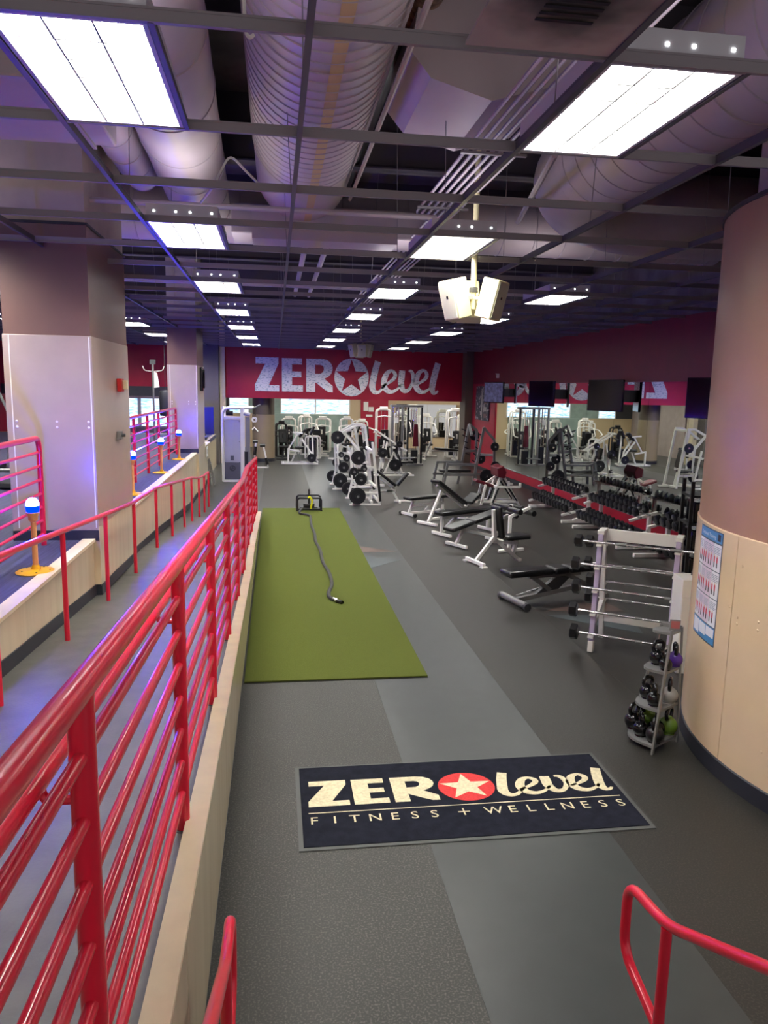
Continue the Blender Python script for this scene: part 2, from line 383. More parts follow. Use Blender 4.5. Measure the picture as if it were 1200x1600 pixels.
# ---- sign wall
struct(slab(-1.79, 7.02, SY, SY + .25, 2.37, 4.2), 'wall_far', REDW, 'dark red lintel wall carrying the sign', smooth=None)
struct(slab(-9.5, -2.75, SY, SY + .2, 2.72, 4.2), 'wall_far_left', REDW, 'dark red wall beyond the deck', smooth=None)
struct(slab(-9.5, -2.75, SY, SY + .2, 2.37, 2.72), 'trim_3', DGREY, None, smooth=None)
struct(slab(-9.5, -2.75, 30.5, 30.7, 0, 2.4), 'wall_left_back', PILU, None, smooth=None)
for i, x in enumerate((-6.6, -5.1)):
    w = struct(slab(x, x + 1.35, 30.44, 30.5, 1.2, 2.25), 'window_%d' % (i + 4), WIN, 'bright window beyond the deck', smooth=None)
    slab(x - .05, x + 1.40, 30.42, 30.46, 2.25, 2.30).build('window_frame', WHITE, w, smooth=None)
    slab(x - .05, x + 1.40, 30.42, 30.46, 1.15, 1.20).build('window_frame', WHITE, w, smooth=None)
struct(slab(-9.7, -9.5, -1, 36, 0, 6.3), 'wall_left', REDW, None, smooth=None)
struct(slab(-9.5, 7.3, SY + .02, SY + .2, 4.2, 6.3), 'wall_far_upper', DECK, None, smooth=None)
# ---- back room
struct(slab(-3, 10.5, 36, 36.2, 0, 1.55), 'wall_back', WOODT, 'tan back wall of the machine room', smooth=None)
struct(slab(-3, 10.5, 36, 36.2, 2.28, 3.2), 'wall_back_upper', CEILW, None, smooth=None)
for i, (a, b, m) in enumerate([(-3, -2.1, DGREY), (-1.2, .25, TEAL), (3.5, 4.0, WOODT), (4.0, 5.3, REDW), (5.3, 10.5, WOODT)]):
    struct(slab(a, b, 35.98, 36.15, 1.55, 2.28), 'wall_pier', m, None, smooth=None)
struct(slab(4.0, 5.3, 35.9, 35.98, 0, 3.2), 'wall_red_panel', REDW, 'dark red panel in the back room', smooth=None)
struct(slab(-.3, 3.4, 35.9, 35.99, .0, 1.55), 'wall_mirror_back', TEAL, None, smooth=None)
for i, (a, b) in enumerate([(.28, 1.82), (1.90, 3.44), (-2.08, -1.24)]):
    w = struct(slab(a, b, 36.0, 36.03, 1.58, 2.24), 'window_%d' % (i + 1), WIN, ['left bright window of the pair under the sign', 'right bright window of the pair under the sign', 'small bright window left of the column'][i], smooth=None)
    for bx in [(a - .04, b + .04, 35.97, 36.0, 1.53, 1.58), (a - .04, b + .04, 35.97, 36.0, 2.24, 2.29), (a - .04, a, 35.97, 36.0, 1.58, 2.24), (b, b + .04, 35.97, 36.0, 1.58, 2.24)]:
        slab(*bx).build('window_frame', WHITE, w, smooth=None)
    for k in range(1, 6): slab(a, b, 35.975, 35.985, 1.58 + k * .11, 1.584 + k * .11).build('blind_slat', WHITE, w, smooth=None)
struct(slab(-3, 10.5, SY + .25, 36.2, 3.0, 3.1), 'ceiling_back', CEILW, 'pale ceiling of the machine room', smooth=None)
struct(slab(10.4, 10.5, 28.5, 36.2, 0, 3.0), 'wall_right_back', WOODT, None, smooth=None)
struct(slab(-3.1, -3.0, 28.6, 36.2, 0, 3.0), 'wall_left_inner', PILU, None, smooth=None)
m_ = sempty('mirror_back', 'big mirror on the tan back wall')
for a, b in ((5.7, 7.2), (7.21, 8.7), (8.71, 10.2)): slab(a, b, 35.95, 35.97, .55, 2.1).build('mirror_pane', MIRR, m_, smooth=None)
# ---- right wall
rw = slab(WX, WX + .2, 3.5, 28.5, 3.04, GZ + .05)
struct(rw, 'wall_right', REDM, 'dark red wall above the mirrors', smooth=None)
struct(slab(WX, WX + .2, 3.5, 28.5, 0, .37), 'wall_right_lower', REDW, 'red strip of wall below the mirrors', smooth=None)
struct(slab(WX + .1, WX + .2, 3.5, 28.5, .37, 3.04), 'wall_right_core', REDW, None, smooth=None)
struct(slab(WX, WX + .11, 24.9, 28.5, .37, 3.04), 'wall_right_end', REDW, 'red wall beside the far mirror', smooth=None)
struct(slab(WX, WX + .2, 3.5, 28.6, GZ + .05, 6.3), 'wall_right_upper', DECK, None, smooth=None)
struct(slab(WX - .02, WX, 3.5, 28.4, 0, .11), 'baseboard_right', BASEB, None, smooth=None)
mr = sempty('mirror_wall', 'wall of tall mirrors behind the dumbbell racks')
ym = 24.9
while ym > 6:
    y1 = ym; y0 = ym - 1.52
    slab(WX + .01, WX + .05, y0 + .004, y1 - .004, .375, 3.035).build('mirror_pane', MIRR, mr, smooth=None); ym = y0
slab(WX - .01, WX + .06, 6, 24.9, .355, .375).build('mirror_rail', CHROME, mr, smooth=None)
# ---- right round column
CX, CY, CR = 5.22, 4.85, 1.97
col = sempty('round_column', 'huge round column with tan paint above beige panels')
col['label'] = 'huge round column with tan paint above beige panels'
G().lathe([(CR, 1.8), (CR, 4.13)], (CX, CY, 0), n=96).build('column_paint', TAN, col)
G().lathe([(CR - .005, 4.13), (CR + .015, 4.13), (CR + .015, 4.16), (CR - .3, 4.16)], (CX, CY, 0), n=96).build('column_edge', BASEB, col, smooth=.5)
G().lathe([(CR - .22, 4.1), (CR - .22, 6.3)], (CX, CY, 0), n=96).build('column_upper', PILU, col)
na = 9
for k in range(na):
    a0 = k * 2 * math.pi / na + .35; a1 = (k + 1) * 2 * math.pi / na + .35 - .004; g = G(); n = 12; vs = []
    for i in range(n + 1):
        a = a0 + (a1 - a0) * i / n
        for (r, z) in ((CR + .012, .14), (CR + .012, 1.82), (CR - .01, 1.83), (CR - .01, .14)): vs.append((CX + r * math.cos(a), CY + r * math.sin(a), z))
    fs = [(4 * i + j, 4 * i + (j + 1) % 4, 4 * i + 4 + (j + 1) % 4, 4 * i + 4 + j) for i in range(n) for j in range(4)] + [(0, 1, 2, 3), (4 * n, 4 * n + 1, 4 * n + 2, 4 * n + 3)]
    g.add(vs, fs).build('column_panel', TANP, col, smooth=.5)
G().lathe([(CR + .02, 0), (CR + .02, .13), (CR + .008, .14)], (CX, CY, 0), n=96).build('column_base', BASEB, col)
for (ang, zs) in [(-178, (1.62, 1.25, 1.2)), (-172, (1.28, 1.22)), (179, (1.3,)), (-168, (1.7, .4))]:
    for z in zs:
        a = math.radians(ang); d = Vector((math.cos(a), math.sin(a), 0))
        G().lathe([(0, 0), (.011, 0), (.008, .004), (0, .005)], (CX + d.x * (CR + .012), CY + d.y * (CR + .012), z), d, 8).build('screw', TANP, col)
# ---- round columns by the sign wall
def rcol(x, y, r, lb):
    c = sempty('round_column', lb)
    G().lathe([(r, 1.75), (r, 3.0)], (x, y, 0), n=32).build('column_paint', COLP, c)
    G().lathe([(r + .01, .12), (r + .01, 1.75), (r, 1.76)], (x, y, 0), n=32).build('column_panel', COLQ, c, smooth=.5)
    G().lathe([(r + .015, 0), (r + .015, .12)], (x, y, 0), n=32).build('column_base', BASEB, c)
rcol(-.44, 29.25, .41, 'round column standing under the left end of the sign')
# ---- ceiling deck and structure above the grid
struct(slab(-9.5, 7.5, -1, 28.6, 6.3, 6.5), 'ceiling', DECK, 'dark concrete ceiling above the open grid', smooth=None)
for k, y in enumerate([1.5, 6.2, 9.9, 13.6, 17.3, 21.0, 24.7]):
    b = sempty('ceiling_beam', 'dark steel beam across the ceiling void, %s from the camera' % ORD[k])
    slab(-9.5, 7.3, y, y + .22, 5.9, 5.92).build('flange', DARKP, b, smooth=None); slab(-9.5, 7.3, y, y + .22, 5.5, 5.52).build('flange', DARKP, b, smooth=None)
    slab(-9.5, 7.3, y + .1, y + .12, 5.5, 6.3).build('web', DARKP, b, smooth=None)
struct(slab(-.28, 1.55, 10.0, 10.5, 4.62, 4.95), 'ceiling_soffit', DUCT, 'pale boxed beam where the big duct ends', smooth=None)
# grid
P = 1.235; GX0 = -1.10; GY0 = 3.245
cg = sempty('ceiling_grid', 'open suspended ceiling grid of grey metal tees')
def teeprof(a, b, m, name, w=.024, h=.05):
    a = Vector(a); b = Vector(b); g = G(); g.bar(a, b, w, .004)
    g.bar(a + Vector((0, 0, h / 2)), b + Vector((0, 0, h / 2)), .006, h); g.bar(a + Vector((0, 0, h)), b + Vector((0, 0, h)), .010, .010)
    return g.build(name, m, cg, smooth=None)
def blocked(x, y): return (x - CX) ** 2 + (y - CY) ** 2 < (CR + .01) ** 2
for k in range(-6, 7):
    x = GX0 + k * P
    if x > WX: continue
    segs = [(-1.0, SY)]
    if abs(x - CX) < CR:
        h = math.sqrt(CR ** 2 - (x - CX) ** 2); segs = [(-1.0, CY - h), (CY + h, SY)]
    if -2.78 < x < -1.9: segs = [(-1, 8.45), (10.45, 19.45), (21.2, SY)]
    for a, b in segs: teeprof((x, a, GZ), (x, b, GZ), TEED, 'main_runner', w=.030, h=.05)
for j in range(-3, 21):
    y = GY0 + j * P; xr = WX
    if y > SY: continue
    segs = [(-9.5, WX)]
    if abs(y - CY) < CR:
        h = math.sqrt(CR ** 2 - (y - CY) ** 2); segs = [(-9.5, CX - h), (CX + h, WX)] if CX + h < WX else [(-9.5, CX - h)]
    if 8.45 < y < 10.45 or 19.45 < y < 21.2:
        segs = [(-9.5, -2.78), (-1.9, segs[0][1])] + segs[1:]
    for a, b in segs: teeprof((a, y, GZ + .004), (b, y, GZ + .004), TEE, 'cross_tee')
# lamps: 0.61 x 1.235 troffers with 3 x 6 louvre cells
def lamp_proto():
    t = thing('ceiling_light', 'x', 'ceiling light', (0, 0, 0), 0, 'lit troffers in the ceiling grid')
    w, l = .60, P - .03
    g = G()
    for bx in [(0, .02, 0, l, 0, .13), (w - .02, w, 0, l, 0, .13), (.02, w - .02, 0, .02, 0, .13), (.02, w - .02, l - .02, l, 0, .13), (0, w, 0, l, .13, .15)]: g.box(*bx)
    g.build('housing', HOUS, t, smooth=None)
    g = G().box(.022, w - .022, .022, l - .022, .095, .10); g.build('light_panel', TUBE, t, smooth=None)
    g = G()
    for i in (1, 2): x = .02 + (w - .04) * i / 3; g.box(x - .004, x + .004, .02, l - .02, .002, .062)
    for i in range(1, 6): y = .02 + (l - .04) * i / 6; g.box(.02, w - .02, y - .004, y + .004, .002, .062)
    g.build('louver', LOUV, t, smooth=None)
    g = G()
    for x in (.06, .24, .36, .54): g.box(x, x + .016, -.003, .0, .085, .098)
    g.build('vent_hole', DOT, t, smooth=None)
    g = G()
    for x in (.08, .24, .40): g.box(x, x + .12, .08, l - .08, .151, .154)
    g.build('added_uplight', UP, t, smooth=None)  # glowing strips added on the housing top to light the ducts
    return t
lp = lamp_proto(); first = True
KIDS[lp.name] = kids(lp)
cols = [(-6.04, 'far left'), (-3.57, 'left'), (-1.10, 'centre left'), (1.37, 'centre right'), (3.84, 'right')]
rows = [0, 3, 6, 9, 12, 15, 18]
for ci, (x, cn) in enumerate(cols):
    for ri, r in enumerate(rows):
        y = GY0 + r * P
        if ci == 0 and ri < 2: continue
        if ci == 4 and ri < 2: continue
        if ci == 1 and ri < 1: continue
        lb = 'lit louvred ceiling light, %s of the %s line counted from the camera' % (ORD[ri], cn)
        loc = (x + .018, y + .018, GZ + .006)
        if first: lp.location = loc; lp['label'] = lb; first = False
        else: copy_tree(lp, loc, 0, lb)
        teeprof((x + .635, y, GZ + .002), (x + .635, y + P, GZ + .002), TEED, 'short_tee')
# hanger wires
for k in range(-4, 7):
    for j in range(0, 16, 2):
        x = GX0 + k * P + .0; y = GY0 + j * P + .62
        if blocked(x, y) or x > 7 or (-2.78 < x < -1.9 and (8.4 < y < 10.5 or 19.4 < y < 21.3)): continue
        G().tube([(x, y, GZ + .05), (x + random.uniform(-.12, .12), y + random.uniform(-.1, .1), 6.3)], .0035, 4).build('hanger_wire', TEE, cg, smooth=None)
# ducts
def duct(name, lb, a, b, r, seam=.31, m=DUCT, elbows=None, stripe=False):
    t = thing(name, lb, 'air duct', a)
    A = Vector((0, 0, 0)); B = Vector(b) - Vector(a)
    pts = [A, B] if not elbows else elbows
    G().tube(pts, r, 40).build('duct_body', m, t, smooth=.6)
    if seam:
        d = B.normalized(); L = B.length; k = 1
        while k * seam < L and k < 60:
            c = A + d * (k * seam)
            G().lathe([(r + .001, -.006), (r + .009, 0), (r + .001, .006)], c, d, 40).build('duct_seam', DUCTB, t); k += 1
    if stripe:
        d = B.normalized(); L = B.length
        g = G(); n = 6; vs = []
        for q in (0.0, L):
            for i in range(n + 1):
                a_ = math.radians(-88 + 9 * i / n); vs.append((math.cos(a_) * (r + .002), q, math.sin(a_) * (r + .002)))
        g.add(vs, [(i, i + 1, n + 2 + i, n + 1 + i) for i in range(n)]).build('tan_stripe', DUCTT, t)
    return t
duct('air_duct', 'widest pale round duct running away overhead in the middle', (.34, -1, 5.40), (.34, 9.95, 5.40), .56, .16, stripe=True)
duct('air_duct', 'pale round duct overhead between the big duct and the left lights', (-.62, -1, 5.08), (-1.0, 11.5, 5.25), .38, 1.1)
duct('air_duct', 'thin pale round duct beside the big square pillar', (-1.52, 4.4, 5.15), (-1.55, 9.8, 5.25), .19, .6)
duct('air_duct', 'large ribbed round duct at upper right beside the round column', (3.45, -1, 5.25), (3.45, 8.2, 5.25), .52, .32)
g = thing('air_duct', 'elbow of ribbed duct turning right above the column', 'air duct', (0, 0, 0))
ep = smoothpts([(3.45, 8.2, 5.25), (3.5, 8.9, 5.22), (3.95, 9.5, 5.15), (4.7, 9.75, 5.1), (6.2, 9.8, 5.1)], 6)
G().tube(ep, .52, 36).build('duct_body', DUCT, g)
duct('air_duct', 'far cross duct above the second row of tees', (-9, 12.2, 5.35), (7.2, 12.2, 5.35), .42, .5)
duct('air_duct', 'dark old insulated pipe beside the big duct', (1.15, -1, 5.0), (1.05, 6.5, 5.6), .12, 0, INSUL)
duct('air_duct', 'black pipe running over the insulated pipe', (.98, -1, 5.45), (.98, 16, 5.75), .10, 0, BLACK)
t = thing('fan_housing', 'faceted pale plenum box hanging over the middle', 'air duct', (1.55, 6.9, 0))
G().prism([(-.60, 5.15), (-.45, 4.98), (.0, 4.86), (.50, 5.0), (.62, 5.2), (.5, 5.75), (-.5, 5.75)], -1.2, .0, lambda u, v, h: (u, h, v)).build('housing', DUCT, t, smooth=None)
t = thing('fan_housing', 'pale boxed duct crossing over the far lights', 'air duct', (0, 0, 0))
G().box(-.6, 2.4, 11.2, 12.0, 4.9, 5.3).build('housing', DUCT, t, smooth=None, bevel=.02)
t = thing('fan_housing', 'pale boxed duct above the left lights', 'air duct', (0, 0, 0))
G().box(-5.5, -1.3, 5.6, 7.0, 4.75, 5.2).build('housing', DUCT, t, smooth=None, bevel=.02)
for i in range(5): G().box(-5.5 + i, -5.47 + i, 5.57, 7.03, 4.73, 5.22).build('flange', DUCTB, t, smooth=None)
ct = thing('conduit_rack', 'bundle of pale conduits running away on the right of the void', 'conduit')
for i in range(7):
    x = 1.60 + i * .075
    G().tube(bend([(x, -.5, 4.80), (x, 9 + i * .15, 4.80), (x + .35, 9.8 + i * .2, 4.95), (x + .35, 20, 4.95)], .2), .016, 6).build('conduit', PIPE, ct)
for y in (4.6, 6.6, 8.6): G().box(1.55, 2.12, y, y + .04, 4.765, 4.785).build('strut', TEE, ct, smooth=None)
for i, (a, b, r, lb) in enumerate([((.88, -.5, 5.0), (.88, 9.4, 5.0), .022, 'pale straight pipe slanting beside the big duct'), ((2.15, 6.0, 4.62), (3.1, 9.9, 4.95), .03, 'pale slanting pipe below the ribbed duct'),
        ((.5, 12.6, 5.1), (.5, 20, 5.1), .05, 'pale far pipe, left of a pair'), ((.85, 12.6, 5.1), (.85, 20, 5.1), .05, 'pale far pipe, right of a pair'),
        ((-6, 8.75, 4.7), (1.8, 8.75, 4.7), .03, 'thin cross pipe over the left lights'), ((-9, 16.5, 4.9), (7.2, 16.5, 4.9), .06, 'far cross pipe over the gym'), ((-9, 20.5, 4.8), (7.2, 20.5, 4.8), .06, 'farthest cross pipe over the gym')]):
    tag(G().tube([a, b], r, 8).build('overhead_pipe', PIPE, None), lb, 'pipe')
t = thing('cable_loop', 'white cable looping down from the void at left', 'cable')
G().tube(smoothpts([(-.62, 6.9, 4.32), (-.45, 5.9, 4.2), (-.38, 5.9, 4.33), (-.31, 5.9, 4.42), (-.2, 5.9, 4.33), (-.08, 5.9, 4.22)], 5), .009, 6).build('cable', WHITE, t)
t = thing('cable_loop', 'short white cable hanging beside the big duct', 'cable')
G().tube(smoothpts([(-.13, 3.4, 4.9), (-.12, 3.4, 4.35), (-.115, 3.4, 4.23), (-.10, 3.4, 4.20), (-.08, 3.4, 4.21)], 5), .008, 6).build('cable', WHITE, t)
# return air panel with soot
t = thing('vent_panel', 'perforated ceiling panel with a soot blackened slotted vent', 'vent', (.755, 2.02, GZ + .006))
G().box(.0, .60, 0, 1.19, 0, .012).build('panel', VENT, t, smooth=None)
soot = mat('soot', srgb(24, 22, 22), .95)
for i in range(5): G().box(.2, .42, .72 + i * .05, .74 + i * .05, -.004, -.001).build('slot', soot, t, smooth=None)
nt = VENT.node_tree; p_ = nt.nodes['Principled BSDF']; tc = nt.nodes.new('ShaderNodeTexCoord'); mp = nt.nodes.new('ShaderNodeMapping'); mp.inputs['Location'].default_value = (-.31 * 2.6, -.80 * 2.4, 0); mp.inputs['Scale'].default_value = (2.6, 2.4, 1)
gr = nt.nodes.new('ShaderNodeTexGradient'); gr.gradient_type = 'SPHERICAL'; rr = nt.nodes.new('ShaderNodeValToRGB')
rr.color_ramp.elements[0].position = .15; rr.color_ramp.elements[0].color = srgb(170, 160, 150); rr.color_ramp.elements[1].position = .75; rr.color_ramp.elements[1].color = srgb(36, 34, 34)
nz = nt.nodes.new('ShaderNodeTexNoise'); nz.inputs['Scale'].default_value = 7; nt.links.new(tc.outputs['Object'], nz.inputs[0])
mxx = nt.nodes.new('ShaderNodeMath'); mxx.operation = 'MULTIPLY_ADD'; mxx.inputs[1].default_value = .5; nt.links.new(nz.outputs['Fac'], mxx.inputs[0]); 
nt.links.new(tc.outputs['Object'], mp.inputs[0]); nt.links.new(mp.outputs[0], gr.inputs[0]); nt.links.new(gr.outputs['Fac'], mxx.inputs[2])
sb = nt.nodes.new('ShaderNodeMath'); sb.operation = 'SUBTRACT'; sb.inputs[1].default_value = .22; nt.links.new(mxx.outputs[0], sb.inputs[0])
nt.links.new(sb.outputs[0], rr.inputs[0]); nt.links.new(rr.outputs[0], p_.inputs['Base Color'])
# back room lamps
bl = thing('ceiling_light', 'x', 'ceiling light', (0, 0, 0), 0, 'lights in the back room ceiling')
G().box(0, .6, 0, 1.2, -.02, 0).build('frame', HOUS, bl, smooth=None); G().box(.03, .57, .03, 1.17, -.03, -.02).build('light_panel', TUBEB, bl, smooth=None)
KIDS[bl.name] = kids(bl); n = 0
for x in (-1.2, 1.4, 4.2, 6.8, 9.0):
    for y in (30.2, 33.0):
        lb = 'back room ceiling light, %s from the left in the %s row' % (ORD[n // 2], ['near', 'far'][n % 2])
        if n == 0: bl.location = (x, y, 3.0); bl['label'] = lb
        else: copy_tree(bl, (x, y, 3.0), 0, lb)
        n += 1
# ================================================================ RAILINGS
RX = -.41
gr_ = thing('guard_railing', 'long red pipe guard railing on the beige wall beside the ramp, nearest the camera', 'railing')
path = [(-.6, 0), (.3, 0), (9.55, 0), (11.25, 0), (16.35, 0)]
def railpts(dz, x=RX, y1=16.35): return [(x, y, curb(y) + dz) for y in (-.6, .3, 9.6, 11.2, y1)]
G().tube(bend(railpts(1.16), .12), .031, 14).build('top_rail', RED, gr_)
for k in range(7): G().tube(railpts(.13 + .147 * k, RX), .0165, 10).build('rail', RED, gr_)
G().tube(bend(railpts(.965, RX - .09), .12), .0255, 12).build('handrail', RED, gr_)
ys = [-.02 + 1.61 * i for i in range(11)]
for y in ys:
    z = curb(y)
    G().cyl((RX, y, rampz(y)), (RX, y, z + 1.155), .029, 14).build('post', RED, gr_)
    G().lathe([(.03, 0), (.044, 0), (.042, .006), (.03, .007)], (RX, y, rampz(y)), n=16).build('post_collar', DGREY, gr_)
    if y > 1:
        G().tube(bend([(RX, y, z + .91), (RX - .085, y, z + .91), (RX - .09, y, z + .955)], .03), .011, 8).build('bracket', RED, gr_)
G().cyl((RX, 16.35, curb(16.35)), (RX, 16.35, curb(16.35) + 1.155), .029, 14).build('post', RED, gr_)
lr = thing('ramp_handrail', 'low red handrail on single posts along the left side of the ramp', 'railing')
lys = [.1 + 1.61 * i for i in range(8)] + [12.75, 14.1, 15.1, 16.2, 17.1, 17.9]
def lx(y): return -1.765 + max(0, y - 10.5) * .03
def lh(y): return .98 - .012 * max(0, y - 4)
tp = [(lx(y), y, rampz(y) + lh(y)) for y in [-.4] + lys]
G().tube(tp, .024, 12).build('top_rail', RED, lr)
for y in lys: G().cyl((lx(y), y, rampz(y) - .01), (lx(y), y, rampz(y) + lh(y)), .022, 12).build('post', RED, lr)
def deck_rail(lb, ya, yb, n, x=-2.40):
    t = thing('deck_railing', lb, 'railing'); z0 = 1.115; H = 1.12
    G().tube(bend([(x, ya, z0 + H), (x, yb, z0 + H), (x, yb, z0)], .12), .028, 12).build('top_rail', RED, t)
    for k in range(7): G().tube([(x, ya, z0 + .12 + .142 * k), (x, yb, z0 + .12 + .142 * k)], .0155, 8).build('rail', RED, t)
    for i in range(n): y = ya + (yb - ya) * i / n; G().cyl((x, y, z0), (x, y, z0 + H), .026, 12).build('post', RED, t)
deck_rail('red deck railing in front of the big square pillar', -1, 8.2, 5)
deck_rail('red deck railing between the two square pillars', 10.7, 19.15, 6)
deck_rail('short far red deck railing behind the far square pillar', 21.4, 23.1, 2)
# stair rails
for x, lb in ((1.40, 'red stair handrail with looped end at lower right'), (-.17, 'red stair handrail with looped end at the foot of the beige wall')):
    t = thing('stair_handrail', lb, 'railing', (x, 2.3, 0))
    G().tube(bend([(0, -2.2, 2.03), (0, 0, .90), (0, .30, .86), (0, .30, .56), (0, .0, .47)], .09, 6), .0205, 14).build('rail', RED, t)
    G().cyl((0, 0, 0), (0, 0, .89), .0205, 14).build('post', RED, t)
    G().cyl((0, 0, 0), (0, 0, .008), .045, 14).build('post_collar', DGREY, t)
    G().cyl((0, -1.65, .92), (0, -1.65, 1.74), .0205, 14).build('post', RED, t)
# ================================================================ BEACONS
BY = [(7.0, -2.13), (12.0, -2.17), (15.0, -2.17), (17.75, -2.17), (22.2, -2.3), (25.6, -2.45)]
bl_lb = ['nearest blue beacon on a yellow post, in front of the big square pillar', 'blue beacon just beyond the big square pillar', 'second blue beacon beyond the big square pillar', 'blue beacon right in front of the far square pillar', 'blue beacon just beyond the far square pillar', 'farthest small blue beacon at the end of the deck']
for (y, x), lb in zip(BY, bl_lb):
    t = thing('beacon', lb, 'beacon', (x, y, 1.115), 0, 'blue beacons on yellow posts along the deck edge')
    G().lathe([(0, 0), (.165, 0), (.17, .008), (.15, .018), (.04, .03), (.028, .07)], n=28).build('base', YEL, t, smooth=.6)
    G().cyl((0, 0, .03), (0, 0, .50), .024).build('pole', ORNG, t)
    G().lathe([(.024, .46), (.04, .475), (.04, .505), (.055, .53), (.055, .545)], n=20).build('collar', ORNG, t)
    for k in range(5):
        a = k * 1.256; G().lathe([(0, .016), (.008, .016), (.008, .024), (0, .026)], (.12 * math.cos(a), .12 * math.sin(a), 0), n=8).build('bolt', DGREY, t)
    G().lathe([(.050, .545), (.056, .56), (.057, .605)], n=24).build('lamp_ring', BLUE, t)
    G().lathe([(.057, .605), (.053, .63), (.044, .652), (.026, .668), (0, .674)], n=24).build('lamp_dome', BLUEW, t)
# pillar fittings
t = thing('fire_alarm', 'red and amber fire alarm strobe on the ramp side of the big pillar', 'alarm', (-1.895, 9.75, 2.78))
G().box(0, .05, -.09, .09, -.08, .08).build('housing', REDSTR, t, bevel=.006); G().box(.05, .10, -.01, .08, -.05, .06).build('strobe', SPEAK, t, bevel=.006)
t = thing('wall_switch', 'small grey key switch on the ramp side of the big pillar', 'switch', (-1.895, 9.6, 2.18))
G().box(0, .05, -.06, .06, -.05, .05).build('plate', GREYM, t, bevel=.004); G().cyl((.05, 0, 0), (.09, 0, 0), .02).build('knob', DGREY, t)
t = thing('phone', 'black wall phone on the side of the far square pillar', 'phone', (-1.895, 20.1, 3.0))
G().box(0, .08, -.10, .10, -.35, .25).build('body', SHINY, t, bevel=.02); G().box(.08, .12, -.03, .03, -.28, .2).build('handset', SHINY, t, bevel=.015)
# ================================================================ SPEAKERS
def speakers(x, y, L, lb, s=1.0):
    t = thing('speaker_cluster', lb, 'speaker', (x, y, GZ))
    G().cyl((0, 0, 2.14), (0, 0, -L - .22), .030).build('pole', SPEAK, t); G().cyl((0, 0, -L - .05), (0, 0, -L + .0), .045).build('collar', DGREY, t)
    for i, a in enumerate((200, 320, 85, 150) if s == 1 else (205, 270, 335, 90)):
        a = math.radians(a); d = Vector((math.cos(a), math.sin(a), 0)); n = Vector((-d.y, d.x, 0))
        c = d * (.22 if s == 1 else .27) + Vector((0, 0, -L - .13)); tilt = Vector((0, 0, -.25))
        u = Vector((0, 0, 1)) ; f = (d + tilt).normalized(); r = n; up = r.cross(f).normalized() * (-1 if r.cross(f).z < 0 else 1)
        hw, hh, dp = .135, .20, .12
        def pt(a_, b_, c_): return c + r * a_ + up * b_ + f * c_
        g = G(); fw = hw; bw = hw * .62
        g.add([pt(-bw, -hh, -dp), pt(bw, -hh, -dp), pt(bw, hh, -dp), pt(-bw, hh, -dp), pt(-fw, -hh, dp * .7), pt(fw, -hh, dp * .7), pt(fw, hh, dp * .7), pt(-fw, hh, dp * .7)],
              [(0, 1, 2, 3), (4, 5, 6, 7), (0, 1, 5, 4), (1, 2, 6, 5), (2, 3, 7, 6), (3, 0, 4, 7)])
        b = g.build('cabinet', SPEAK, t, bevel=.012)
        g = G(); e = .115; g.add([pt(-e, -hh + .02, dp * .7), pt(e, -hh + .02, dp * .7), pt(e, hh - .02, dp * .7), pt(-e, hh - .02, dp * .7), pt(-e, -hh + .02, dp * .7 + .008), pt(e, -hh + .02, dp * .7 + .008), pt(e, hh - .02, dp * .7 + .008), pt(-e, hh - .02, dp * .7 + .008)],
              [(4, 5, 6, 7), (0, 1, 5, 4), (1, 2, 6, 5), (2, 3, 7, 6), (3, 0, 4, 7)]).build('grille', SPKG, b, smooth=None)
        g = G(); q = .014; g.add([pt(-q, .03 - q, dp * .7 + .009), pt(q, .03 - q, dp * .7 + .009), pt(q, .03 + q, dp * .7 + .009), pt(-q, .03 + q, dp * .7 + .009), pt(-q, .03 - q, dp * .7 + .012), pt(q, .03 - q, dp * .7 + .012), pt(q, .03 + q, dp * .7 + .012), pt(-q, .03 + q, dp * .7 + .012)],
              [(4, 5, 6, 7), (0, 1, 5, 4), (1, 2, 6, 5), (2, 3, 7, 6), (3, 0, 4, 7)]).build('badge', SHINY, b, smooth=None)
        G().bar((0, 0, -L - .10), c, .05, .03).build('bracket', SPEAK, t, smooth=None)
speakers(2.045, 7.95, .30, 'near cluster of cream loudspeakers hanging on a white pole', 1)
speakers(2.66, 24.2, .06, 'far cluster of cream loudspeakers hanging in front of the red sign', .9)
# ================================================================ SIGN LETTERS (u, v traced glyphs)
ZP = [(35, 62), (168, 62), (168, 95), (112, 213), (172, 213), (172, 247), (30, 247), (30, 212), (90, 97), (35, 97)]
EP = [(188, 64), (305, 64), (305, 97), (247, 97), (247, 136), (301, 136), (301, 167), (247, 167), (247, 212), (311, 212), (311, 247), (188, 247)]
RP = [(330, 64), (425, 64), (455, 70), (476, 86), (486, 108), (486, 122), (478, 145), (460, 162), (438, 172), (488, 212), (488, 247), (462, 246), (430, 226), (398, 196), (383, 190), (383, 247), (330, 247),
      (330, 150), (383, 146), (418, 144), (431, 134), (434, 120), (430, 106), (418, 99), (383, 97), (383, 146.01), (330, 150.01)]
R1 = [(330, 64), (425, 64), (455, 70), (476, 86), (486, 108), (434, 112), (428, 102), (416, 97), (383, 97), (383, 247), (330, 247)]
R2 = [(486, 108), (486, 124), (478, 145), (460, 162), (438, 172), (383, 172), (383, 146), (416, 145), (429, 136), (434, 124), (434, 112)]
R3 = [(438, 172), (488, 212), (488, 247), (462, 246), (430, 226), (383, 192), (383, 172)]
def star(cx, cy, R, r): return [(cx + (R if i % 2 == 0 else r) * math.sin(i * math.pi / 5), cy - (R if i % 2 == 0 else r) * math.cos(i * math.pi / 5)) for i in range(10)]
STAR = star(600, 160, 97, 40)
